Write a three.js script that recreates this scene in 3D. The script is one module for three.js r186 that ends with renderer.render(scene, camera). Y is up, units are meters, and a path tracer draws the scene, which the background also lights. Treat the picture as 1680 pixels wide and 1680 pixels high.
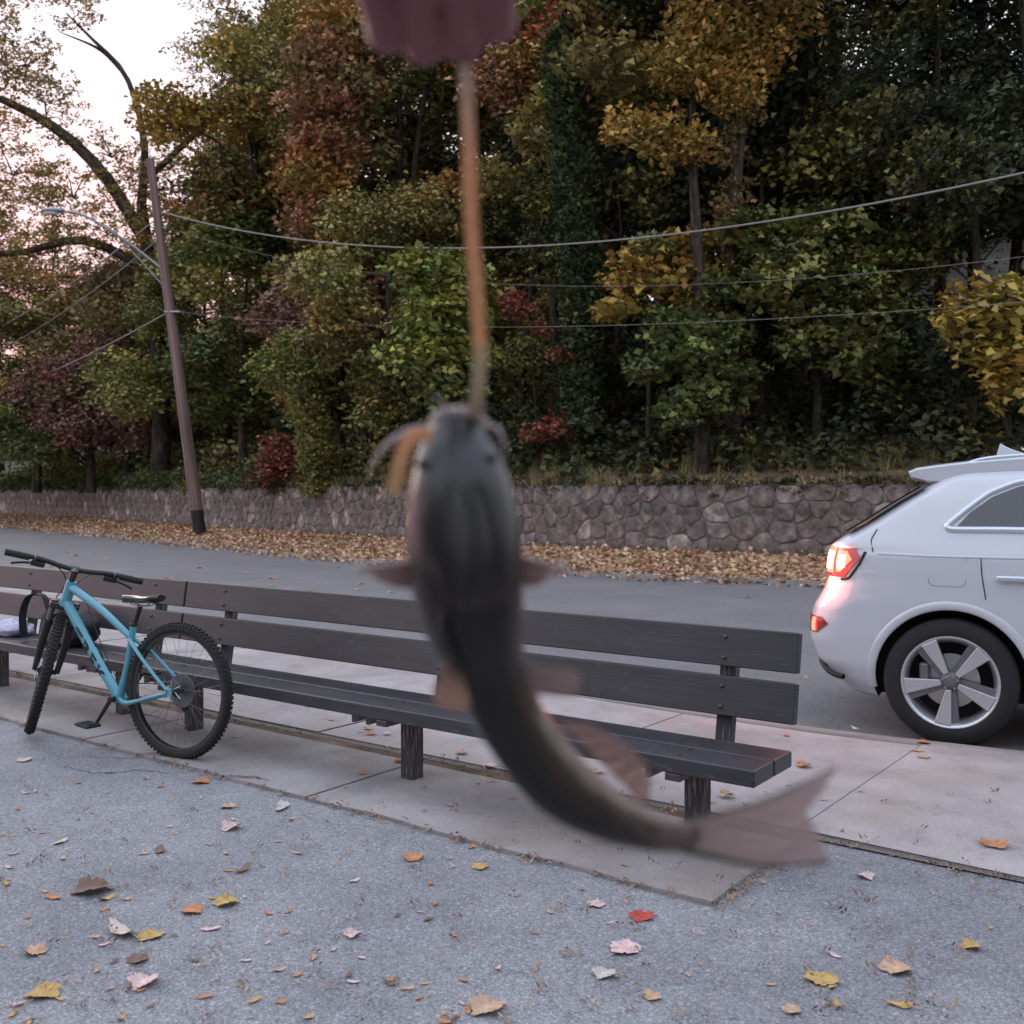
import * as THREE from 'three';
import { mergeGeometries, mergeVertices } from 'three/addons/utils/BufferGeometryUtils.js';
import { RoundedBoxGeometry } from 'three/addons/geometries/RoundedBoxGeometry.js';
import { MarchingCubes } from 'three/addons/objects/MarchingCubes.js';
import { FontLoader } from 'three/addons/loaders/FontLoader.js';
import { TextGeometry } from 'three/addons/geometries/TextGeometry.js';
import { Brush, Evaluator, SUBTRACTION } from 'three-bvh-csg';

// ---------- camera, sky, sun, exposure ----------
const scene = new THREE.Scene();
const camera = new THREE.PerspectiveCamera(53, 1, 0.05, 600);
camera.position.set(0, 1.5, 0);
camera.rotation.x = -Math.atan(35 / 1685);          // nearly level
camera.focus = 5;
camera.userData.fStop = 4.2;
scene.add(camera);

const renderer = new THREE.WebGLRenderer({ antialias: true });
renderer.toneMapping = THREE.LinearToneMapping;
renderer.toneMappingExposure = 1.75;
renderer.shadowMap.enabled = true;
renderer.shadowMap.type = THREE.PCFSoftShadowMap;

const SUN = new THREE.Vector3(-0.62, 0.42, -0.66).normalize();   // after-glow, low and beyond the trees at the far end of the road
{ // dusk sky: pale blue overhead, pink towards the horizon, warmest where the sun went down
  const w = 512, h = 256, d = new Float32Array(w * h * 4);
  const top = [0.67, 0.75, 0.94], mid = [0.76, 0.81, 0.93], low = [0.85, 0.78, 0.79], glow = [1.0, 0.44, 0.40];
  const sunFlat = new THREE.Vector3(SUN.x, 0, SUN.z).normalize();
  for (let j = 0; j < h; j++) for (let i = 0; i < w; i++) {
    const el = ((j + 0.5) / h - 0.5) * Math.PI, az = ((i + 0.5) / w - 0.5) * 2 * Math.PI;
    const x = Math.cos(el) * Math.cos(az), z = Math.cos(el) * Math.sin(az), y = Math.max(0, Math.sin(el));
    const k = (i + j * w) * 4, a = Math.min(1, y / 0.48), b = Math.min(1, Math.max(0, (y - 0.48) / 0.52));
    const s = a * a * (3 - 2 * a), toward = Math.max(0, (x * sunFlat.x + z * sunFlat.z)), g = Math.pow(toward, 2) * Math.exp(-y * y * 8);
    for (let c = 0; c < 3; c++) {
      let v = low[c] + (mid[c] - low[c]) * s; v += (top[c] - v) * b; v += (glow[c] - v) * g * 0.9;
      d[k + c] = v;
    }
    d[k + 3] = 1;
  }
  const t = new THREE.DataTexture(d, w, h, THREE.RGBAFormat, THREE.FloatType);
  t.mapping = THREE.EquirectangularReflectionMapping; t.magFilter = THREE.LinearFilter; t.needsUpdate = true;
  scene.background = t; scene.environment = t;
}
const sun = new THREE.DirectionalLight(new THREE.Color(1, 0.86, 0.78), 0.5);
sun.position.copy(SUN).multiplyScalar(60); sun.castShadow = true; sun.shadow.radius = 60;
sun.shadow.mapSize.set(2048, 2048);
Object.assign(sun.shadow.camera, { left: -50, right: 50, top: 50, bottom: -50, near: 1, far: 160 });
scene.add(sun); scene.add(sun.target);

// ---------- helpers ----------
function rng(seed) { let a = seed >>> 0; return () => { a = (a + 0x6D2B79F5) | 0; let t = Math.imul(a ^ (a >>> 15), 1 | a); t = (t + Math.imul(t ^ (t >>> 7), 61 | t)) ^ t; return ((t ^ (t >>> 14)) >>> 0) / 4294967296; }; }
const V = (x, y, z) => new THREE.Vector3(x, y, z);
const lerp = (a, b, t) => a + (b - a) * t, clamp = (x, a = 0, b = 1) => Math.min(b, Math.max(a, x));
const smooth = (a, b, x) => { const t = clamp((x - a) / (b - a)); return t * t * (3 - 2 * t); };
const taken = {};
function numbered(name) { if (!(name in taken)) { taken[name] = 0; return name; } return name + '_' + String(++taken[name]).padStart(3, '0'); }
function tag(o, label, category, group, kind) { o.userData.label = label; if (category) o.userData.category = category; if (group) o.userData.group = group; if (kind) o.userData.kind = kind; return o; }
function base(name, label, category, group) { const g = new THREE.Group(); g.name = numbered(name); scene.add(g); return tag(g, label, category, group); }
function clean(g) { const o = new THREE.BufferGeometry(); const s = g.index ? g.toNonIndexed() : g; o.setAttribute('position', s.attributes.position); if (!s.attributes.normal) s.computeVertexNormals(); o.setAttribute('normal', s.attributes.normal); o.setAttribute('uv', s.attributes.uv || new THREE.BufferAttribute(new Float32Array(s.attributes.position.count * 2), 2)); return o; }
const join = (list) => list.length === 1 ? list[0] : mergeGeometries(list.map(clean));
function mesh(name, geo, mat, parent) {
  const m = new THREE.Mesh(Array.isArray(geo) ? join(geo) : geo, mat); m.castShadow = m.receiveShadow = true;
  if (!parent || parent === scene) { m.name = numbered(name); scene.add(m); } else { m.name = name; parent.add(m); }
  return m;
}
function structure(name, geo, mat, parent) { const m = mesh(name, geo, mat, parent); m.userData.kind = 'structure'; return m; }
const bx = (w, h, d, x = 0, y = 0, z = 0) => new THREE.BoxGeometry(w, h, d).translate(x, y, z);
const rb = (w, h, d, r, x = 0, y = 0, z = 0, seg = 2) => new RoundedBoxGeometry(w, h, d, seg, r).translate(x, y, z);
const UP = V(0, 1, 0);
function rod(a, b, r1, r2 = r1, seg = 12) { const d = b.clone().sub(a), l = d.length(); const g = new THREE.CylinderGeometry(r2, r1, l, seg, 1); g.translate(0, l / 2, 0); g.applyQuaternion(new THREE.Quaternion().setFromUnitVectors(UP, d.normalize())); return g.translate(a.x, a.y, a.z); }
function tube(pts, r, seg = 24, rad = 8) { return new THREE.TubeGeometry(new THREE.CatmullRomCurve3(pts), seg, r, rad, false); }
// tube whose radius changes along the way
function taper(pts, radii, seg = 10, rad = 8) {
  const c = new THREE.CatmullRomCurve3(pts), g = new THREE.TubeGeometry(c, seg, 1, rad, false), p = g.attributes.position;
  for (let i = 0; i <= seg; i++) { const t = i / seg, o = c.getPointAt(t), f = t * (radii.length - 1), k = Math.min(radii.length - 2, Math.floor(f)), r = lerp(radii[k], radii[k + 1], f - k);
    for (let j = 0; j <= rad; j++) { const n = i * (rad + 1) + j; p.setXYZ(n, o.x + (p.getX(n) - o.x) * r, o.y + (p.getY(n) - o.y) * r, o.z + (p.getZ(n) - o.z) * r); } }
  return g;
}
const lathe = (pts, seg = 48) => new THREE.LatheGeometry(pts.map(([x, y]) => new THREE.Vector2(x, y)), seg);
function grid(nu, nv, fn) { // fn(u, v) -> [x, y, z, (uvx, uvy)]
  const P = [], U = [], I = [];
  for (let j = 0; j <= nv; j++) for (let i = 0; i <= nu; i++) { const q = fn(i / nu, j / nv); P.push(q[0], q[1], q[2]); U.push(q[3] ?? q[0], q[4] ?? q[2]); }
  for (let j = 0; j < nv; j++) for (let i = 0; i < nu; i++) { const a = j * (nu + 1) + i, b = a + 1, c = a + nu + 1, d = c + 1; I.push(a, b, d, a, d, c); }
  const g = new THREE.BufferGeometry(); g.setAttribute('position', new THREE.Float32BufferAttribute(P, 3)); g.setAttribute('uv', new THREE.Float32BufferAttribute(U, 2)); g.setIndex(I); g.computeVertexNormals(); return g;
}
// tileable value noise
function makeNoise(seed) { const r = rng(seed), N = 256, t = new Float32Array(N * N); for (let i = 0; i < t.length; i++) t[i] = r();
  return (x, y, per = 256) => { per = Math.min(per, 256); const xi = Math.floor(x), yi = Math.floor(y), fx = x - xi, fy = y - yi, sx = fx * fx * (3 - 2 * fx), sy = fy * fy * (3 - 2 * fy); const m = (a) => ((a % per) + per) % per; const x0 = m(xi), x1 = m(xi + 1), y0 = m(yi), y1 = m(yi + 1); return lerp(lerp(t[x0 + y0 * N], t[x1 + y0 * N], sx), lerp(t[x0 + y1 * N], t[x1 + y1 * N], sx), sy); }; }
const N1 = makeNoise(11), N2 = makeNoise(23);
const fbm = (x, y, o = 4, n = N1) => { let s = 0, a = 0.5, w = 0; for (let i = 0; i < o; i++) { s += a * n(x, y); w += a; x = x * 2.03 + 17.1; y = y * 2.03 + 9.7; a *= 0.5; } return s / w; };
// tiling texture from fn(u, v, n) -> [r, g, b] (sRGB 0..1) or a number
function tex(size, fn, repeat = [1, 1], data = false) {
  const d = new Uint8Array(size * size * 4);
  for (let j = 0; j < size; j++) for (let i = 0; i < size; i++) { let c = fn(i / size, j / size); if (typeof c === 'number') c = [c, c, c]; const k = (i + j * size) * 4; for (let q = 0; q < 3; q++) d[k + q] = clamp(c[q]) * 255; d[k + 3] = 255; }
  const t = new THREE.DataTexture(d, size, size); t.wrapS = t.wrapT = THREE.RepeatWrapping; t.magFilter = THREE.LinearFilter; t.minFilter = THREE.LinearMipmapLinearFilter; t.generateMipmaps = true; t.repeat.set(...repeat); if (!data) t.colorSpace = THREE.SRGBColorSpace; t.needsUpdate = true; return t;
}
const std = (o) => new THREE.MeshStandardMaterial(o), phy = (o) => new THREE.MeshPhysicalMaterial(o);
const lin = (r, g, b) => new THREE.Color().setRGB(r, g, b);
const tn = (u, v, f, n = N1) => n(u * f, v * f, f); // tileable
const tfbm = (u, v, f, o = 4) => { let s = 0, a = 0.5, w = 0; for (let i = 0; i < o; i++) { s += a * (i & 1 ? N2 : N1)(u * f, v * f, f); w += a; f *= 2; a *= 0.5; } return s / w; };
// ---------- setting: path, pavement, road, verge, hillside ----------
// bench axis: s along the bench (to the right and nearer), b across it (away from the viewer)
const TH = 36.5 * Math.PI / 180, BU = V(Math.cos(TH), 0, Math.sin(TH)), BN = V(Math.sin(TH), 0, -Math.cos(TH)), BO = V(-0.49, 0, -5.32);
const sb = (s, b, y = 0) => V(BO.x + BU.x * s + BN.x * b, y, BO.z + BU.z * s + BN.z * b);
const curve = (pts) => new THREE.CatmullRomCurve3(pts.map(([x, z]) => V(x, 0, z)), false, 'centripetal');
const nearEdge = curve([[24, 8.5], [10, -1.2], [4.5, -4.8], [2.9, -5.8], [1.8, -6.45], [-1, -8.9], [-4, -12.2], [-8, -16.8], [-20, -30], [-42, -53]]);
const farEdge = curve([[46, 8], [18, -9.0], [9.5, -14.0], [4.94, -16.6], [0.45, -19.1], [-2.6, -21.4], [-8.73, -28.6], [-14, -35], [-22.1, -44.3], [-44, -69]]);
// both edges run right to left, so (-tz, tx) leads away from the viewer
const away = (c, t, d) => { const p = c.getPointAt(t), q = c.getTangentAt(t); return V(p.x - q.z * d, 0, p.z + q.x * d); };
{ const p = farEdge.getPointAt(0.4), q = away(farEdge, 0.4, 1); if (q.z > p.z) throw new Error('offset points the wrong way'); }

const asphaltTex = tex(1024, (u, v) => { const g = tn(u, v, 256) * 0.8 + tn(u + 0.31, v + 0.17, 128, N2) * 0.2, h = N2(u * 512, v * 512, 256), m = tfbm(u, v, 8, 4);
  let k = 0.515 + (g - 0.5) * 0.16 + (m - 0.5) * 0.08 + (h - 0.5) * 0.10; if (g > 0.74) k += 0.07; if (g < 0.24) k -= 0.06; return [k * 0.985, k * 0.995, k * 1.025]; });
const asphaltBump = tex(512, (u, v) => tn(u, v, 128) * 0.5 + tn(u, v, 256, N2) * 0.5, [1, 1], true);
const concreteTex = tex(1024, (u, v) => { const g = N2(u * 512, v * 512, 256), m = tfbm(u, v, 6, 6), s = tfbm(u + 0.4, v + 0.2, 16, 3); let k = 0.56 + (g - 0.5) * 0.09 + (m - 0.5) * 0.16 - smooth(0.5, 0.8, s) * 0.03; return [k * 1.01, k * 0.985, k * 0.985]; });
const roadTex = tex(1024, (u, v) => { const g = tn(u, v, 256) * 0.6 + N2(u * 512, v * 512, 256) * 0.4, m = tfbm(u, v, 6, 4); const k = 0.45 + (g - 0.5) * 0.14 + (m - 0.5) * 0.08; return [k * 0.99, k * 0.98, k * 1.0]; });
const soilTex = tex(512, (u, v) => { const m = tfbm(u, v, 8, 6), g = N2(u * 256, v * 256, 256); const k = 0.30 + (m - 0.5) * 0.3 + (g - 0.5) * 0.12; return [k * 1.12, k * 0.92, k * 0.74]; });
const rep = (t, s) => { const c = t.clone(); c.repeat.set(1 / s, 1 / s); c.needsUpdate = true; return c; };
const M = {};
M.asphalt = std({ map: rep(asphaltTex, 1.37), bumpMap: rep(asphaltBump, 0.7), bumpScale: 0.0025, roughness: 0.92, vertexColors: true });
M.concrete = std({ map: rep(concreteTex, 2.2), bumpMap: rep(asphaltBump, 1.7), bumpScale: 0.002, roughness: 0.93, vertexColors: true });
M.road = std({ map: rep(roadTex, 3.1), bumpMap: rep(asphaltBump, 1.3), bumpScale: 0.004, roughness: 0.8, vertexColors: true });
M.soil = std({ map: rep(soilTex, 1.7), roughness: 1 });
M.kerb = std({ map: rep(concreteTex, 1.3), roughness: 0.9, color: lin(0.9, 0.88, 0.86) });
// broad patches of wear, dust and damp in the surface itself
function mottle(g, amp, f, tint = [1, 1, 1], extra) { const p = g.attributes.position, c = new Float32Array(p.count * 3);
  for (let i = 0; i < p.count; i++) { const x = p.getX(i), z = p.getZ(i); let k = 1 + (fbm(x * f + 40, z * f + 40, 4) - 0.5) * amp * 2; const e = extra ? extra(x, z) : [1, 1, 1]; for (let q = 0; q < 3; q++) c[i * 3 + q] = k * tint[q] * e[q]; }
  g.setAttribute('color', new THREE.BufferAttribute(c, 3)); return g; }
const ribbon = (A, B, nu, nv, y) => grid(nu, nv, (u, v) => { const a = A(u), b = B(u); const x = lerp(a.x, b.x, v), z = lerp(a.z, b.z, v); return [x, typeof y === 'function' ? y(u, v) : y, z]; });
const flip = (g) => { const i = g.index.array; for (let k = 0; k < i.length; k += 3) { const t = i[k]; i[k] = i[k + 1]; i[k + 1] = t; } g.computeVertexNormals(); return g; };
const upward = (g) => { const n = g.attributes.normal; let s = 0; for (let i = 0; i < n.count; i++) s += n.getY(i); return s < 0 ? flip(g) : g; };

// far ground, one sheet to the horizon, below everything else
structure('ground', grid(8, 8, (u, v) => [lerp(-300, 300, u), -0.35, lerp(-300, 300, v)]), M.soil).geometry.computeVertexNormals();
// asphalt path in front of the bench
{ const g = upward(grid(220, 160, (u, v) => { const p = sb(lerp(-14, 14, u), lerp(-12, 0.45, v)); return [p.x, 0, p.z]; })); structure('path', mottle(g, 0.15, 0.75, [1, 1, 1], (x, z) => { const d = smooth(0.58, 0.72, fbm(x * 1.9 + 70, z * 1.9 + 20, 5)); return [1 - 0.12 * d, 1 - 0.12 * d, 1 - 0.10 * d]; }), M.asphalt); }
// dirt in the joint between bench pad and pavement
structure('soil_strip', upward(grid(80, 2, (u, v) => { const p = sb(lerp(-12, 1.95, u), lerp(0.17, 0.40, v)); return [p.x, 0.006, p.z]; })), M.soil);
// concrete slabs under the bench: real slabs with joints between them
{ const edges = [-12.2, -9.6, -7.0, -4.55, -2.12, -0.18, 1.96]; const R = rng(5);
  const pad = new THREE.Group(); pad.name = numbered('bench_pad'); pad.userData.kind = 'structure'; scene.add(pad);
  for (let k = 0; k < edges.length - 1; k++) { const s0 = edges[k] + 0.008, s1 = edges[k + 1] - 0.008, tilt = (R() - 0.5) * 0.006, t = 0.96 + R() * 0.08;
    const front = (s) => -0.60 + 0.02 * (fbm(s * 3 + 9, 2.2, 3) - 0.5) * 2;
    const top = (u, v) => { const s = lerp(s0, s1, u), f = front(s), b = lerp(f, 0.19, v), p = sb(s, b); return [p.x, 0.018 + tilt * (u - 0.5), p.z]; };
    const g = upward(grid(40, 14, top)); mottle(g, 0.14, 1.1, [t, t, t], (x, z) => { const e = fbm(x * 2.3 + 3, z * 2.3 + 8, 4), d = smooth(0.52, 0.72, e); return [1 - 0.10 * d, 1 - 0.15 * d, 1 - 0.2 * d]; });
    const slab = mesh('concrete_slab', g, M.concrete, pad);
    const F = [], C = 30; for (let i = 0; i <= C; i++) { const q = top(i / C, 0); F.push(q); }
    const side = upward(grid(C, 1, (u, v) => { const q = F[Math.round(u * C)]; return [q[0], lerp(q[1], -0.01, v), q[2], u * 2, v * 0.05]; })); mottle(side, 0, 1); mesh('slab_edge', side, M.concrete, slab);
    const end = grid(4, 1, (u, v) => { const q = top(1, u); return [q[0], lerp(q[1], -0.01, v), q[2], u, v * 0.05]; }); mottle(end, 0, 1); mesh('slab_edge', end, M.concrete, slab);
  }
}
// pavement between bench and road, in bays
{ const pav = new THREE.Group(); pav.name = numbered('pavement'); pav.userData.kind = 'structure'; scene.add(pav);
  const R = rng(8), front = (t) => sb(lerp(13, -26, t), 0.36 + 0.0 * t), at = (t) => nearEdge.getPointAt(lerp(0.10, 0.86, t));
  // pair points so that the joints run across the pavement
  const pairs = []; for (let i = 0; i <= 26; i++) { const s = 9.5 - i * 1.52, a = sb(s, s > 1.95 ? 0.30 : 0.36); let best = null, bd = 1e9; for (let k = 0; k <= 600; k++) { const q = nearEdge.getPointAt(k / 600), d = Math.abs((q.x - a.x) * BU.x + (q.z - a.z) * BU.z); if (d < bd && (q.x - a.x) * BN.x + (q.z - a.z) * BN.z > 0) { bd = d; best = q; } } pairs.push([a, best]); }
  for (let i = 0; i < pairs.length - 1; i++) { const [a0, b0] = pairs[i], [a1, b1] = pairs[i + 1], t = 0.97 + R() * 0.07;
    const g = upward(grid(16, 24, (u, v) => { const uu = lerp(0.003, 0.997, u), vv = v * 0.985, x = lerp(lerp(a0.x, a1.x, uu), lerp(b0.x, b1.x, uu), vv), z = lerp(lerp(a0.z, a1.z, uu), lerp(b0.z, b1.z, uu), vv); return [x, 0.014 + 0.004 * (i % 3 === 1), z]; }));
    mottle(g, 0.12, 0.9, [1.2 * t, 1.17 * t, 1.17 * t], (x, z) => { const d = smooth(0.55, 0.75, fbm(x * 1.7 + 30, z * 1.7 + 8, 4)); return [1 - 0.08 * d, 1 - 0.13 * d, 1 - 0.18 * d]; }); const slab = mesh('concrete_slab', g, M.concrete, pav); const e = grid(6, 1, (u, v) => [lerp(a0.x, a1.x, u), lerp(0.0145, -0.02, v), lerp(a0.z, a1.z, u), u * 1.5, v * 0.03]); mottle(e, 0, 1); mesh('slab_edge', e, M.concrete, slab); }
}
{ const bed = upward(grid(60, 8, (u, v) => { const s = lerp(9.5, -26, u), a = sb(s, 0.3), b = sb(s, 2.3 + 0.10 * Math.max(0, 2 - s)); return [lerp(a.x, b.x, v), 0.0075, lerp(a.z, b.z, v)]; })); mottle(bed, 0.1, 1, [0.5, 0.46, 0.42]); structure('pavement_bed', bed, M.concrete); }
// kerb of the near road edge
const ROADY = -0.05;
{ const prof = [[0, -0.2], [0, 0.016], [0.13, 0.020], [0.15, 0.006], [0.16, -0.2]]; const g = grid(220, prof.length - 1, (u, v) => { const [d, y] = prof[Math.round(v * (prof.length - 1))], p = away(nearEdge, lerp(0.03, 0.95, u), d - 0.12); return [p.x, y, p.z, u * 80, v]; }); structure('kerb', g, M.kerb); }
structure('road', mottle(upward(ribbon((u) => nearEdge.getPointAt(u), (u) => farEdge.getPointAt(u), 260, 60, ROADY)), 0.09, 0.35), M.road);
// low kerb at the far road edge, then the verge rising to the wall
{ const prof = [[-0.02, -0.2], [-0.01, 0.03], [0.1, 0.035], [0.13, -0.2]]; const g = grid(240, prof.length - 1, (u, v) => { const [d, y] = prof[Math.round(v * (prof.length - 1))], p = away(farEdge, lerp(0.02, 0.98, u), d); return [p.x, y, p.z, u * 90, v]; }); structure('kerb_far', g, M.kerb); }
const VERGE = 3.0, WALLBASE = 0.27;
const litterTex = tex(512, (u, v) => { const a = tfbm(u, v, 24, 3), b = tfbm(u + 0.3, v + 0.6, 60, 2), k = 0.56 + (a - 0.5) * 0.25 + (b - 0.5) * 0.25; return [k * 1.18, k * 0.94, k * 0.74]; });
M.litterGround = std({ map: rep(litterTex, 1.6), roughness: 1, vertexColors: true });
structure('verge', mottle(upward(grid(260, 10, (u, v) => { const t = lerp(0.02, 0.98, u), p = away(farEdge, t, lerp(0.1, VERGE + 0.3, v)); return [p.x, 0.02 + v * WALLBASE + (fbm(p.x * 1.2, p.z * 1.2, 3) - 0.5) * 0.06, p.z]; })), 0.12, 0.7, [1, 1, 1], (x, z) => { const g = smooth(-14, -22, x) * smooth(0.35, 0.6, fbm(x * 0.5, z * 0.5, 3)); return [1 - 0.25 * g, 1 + 0.12 * g, 1 - 0.1 * g]; }), M.litterGround);
// hillside
const wallLine = []; for (let i = 0; i <= 240; i++) wallLine.push(away(farEdge, lerp(0.02, 0.98, i / 240), VERGE));
function beyondWall(x, z) { let best = 1e9, sgn = 1; for (let i = 0; i < wallLine.length - 1; i++) { const a = wallLine[i], b = wallLine[i + 1], dx = b.x - a.x, dz = b.z - a.z, t = clamp(((x - a.x) * dx + (z - a.z) * dz) / (dx * dx + dz * dz)), ex = x - a.x - dx * t, ez = z - a.z - dz * t, d = Math.hypot(ex, ez); if (d < best) { best = d; sgn = dx * ez - dz * ex > 0 ? 1 : -1; } } return best * sgn; }
const beyond = beyondWall;
const WALLH = 1.34;
function hillY(x, z) { const d = beyond(x, z), sl = lerp(0.17, 0.33, smooth(-26, 4, x)), q = Math.max(0, d); return WALLBASE + WALLH - 0.06 + sl * Math.min(q, 46) + 0.05 * Math.max(0, q - 46) + (fbm(x * 0.16 + 50, z * 0.16 + 50, 4) - 0.5) * Math.min(1.6, q * 0.25); }
const hillTex = tex(512, (u, v) => { const a = tfbm(u, v, 16, 4), b = tfbm(u + 0.3, v + 0.6, 64, 2), k = 0.155 + (a - 0.5) * 0.16 + (b - 0.5) * 0.16; return [k * 1.1, k * 0.98, k * 0.74]; });
M.hill = std({ map: rep(hillTex, 2.3), roughness: 1 });
{ const nu = 150, nv = 110, g = upward(grid(nu, nv, (u, v) => { const x = lerp(-75, 62, u), z = lerp(14, -110, v), d = beyond(x, z); return [x, d < 0.9 ? -0.3 : hillY(x, z), z]; }));
  // leave out what lies on the road side of the wall
  const p = g.attributes.position, keep = [], I = g.index.array; for (let k = 0; k < I.length; k += 3) { if ([0, 1, 2].every((q) => p.getY(I[k + q]) > -0.29)) keep.push(I[k], I[k + 1], I[k + 2]); } g.setIndex(keep); structure('hillside', g, M.hill); }
// the hill's edge strip right behind the wall top
structure('wall_top_soil', upward(grid(240, 4, (u, v) => { const t = lerp(0.02, 0.98, u), p = away(farEdge, t, VERGE + lerp(0.2, 2.6, v)); return [p.x, (v < 0.1 ? WALLBASE + WALLH - 0.04 : hillY(p.x, p.z) + (v > 0.9 ? -0.2 : 0.02)), p.z]; })), M.soil);
// thin shadow lines painted on the path as dark ribbons
M.shadowLine = std({ color: lin(0.07, 0.07, 0.075), roughness: 0.75 });
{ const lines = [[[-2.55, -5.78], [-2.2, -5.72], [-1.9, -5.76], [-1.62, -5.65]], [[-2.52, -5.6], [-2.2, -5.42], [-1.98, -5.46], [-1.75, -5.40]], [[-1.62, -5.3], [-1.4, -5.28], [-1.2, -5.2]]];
  for (const l of lines) { const c = curve(l), n = 60; structure('painted_shadow_line', upward(grid(n, 1, (u, v) => { const p = c.getPointAt(u), q = c.getTangentAt(u), w = (0.002 + 0.007 * N1(u * 24 + l[0][0] * 9, 3.3)) * Math.sin(Math.PI * clamp(u, 0.02, 0.98)), d = (v - 0.5) * 2 * w, x = p.x - q.z * d + (N2(u * 40, 5) - 0.5) * 0.03, z = p.z + q.x * d + (N2(u * 40, 9) - 0.5) * 0.03; const bb = (x - BO.x) * BN.x + (z - BO.z) * BN.z; return [x, bb > -0.625 ? 0.026 : 0.005, z]; })), M.shadowLine); }
}
// ---------- rubble stone wall: every stone a piece ----------
const stoneTex = tex(512, (u, v) => { const a = tfbm(u, v, 6, 5), b = N2(u * 256, v * 256, 256), k = 0.68 + (a - 0.5) * 0.7 + (b - 0.5) * 0.16; return [k, k * 0.985, k * 0.97]; });
const stoneMats = [[0.115, 0.10, 0.097], [0.14, 0.12, 0.11], [0.095, 0.083, 0.084], [0.17, 0.14, 0.125], [0.155, 0.145, 0.14], [0.36, 0.31, 0.29], [0.125, 0.098, 0.085]].map((c) => std({ map: rep(stoneTex, 0.8), bumpMap: rep(stoneTex, 0.4), bumpScale: 0.014, color: lin(...c.map((x, i) => (x * 0.6 + [0.130, 0.112, 0.110][i] * 0.65) * 2.25)), roughness: 0.95 }));
const mortarMat = std({ map: rep(stoneTex, 0.5), bumpMap: rep(stoneTex, 0.25), bumpScale: 0.01, color: lin(0.34, 0.30, 0.29), roughness: 1 });
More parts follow.
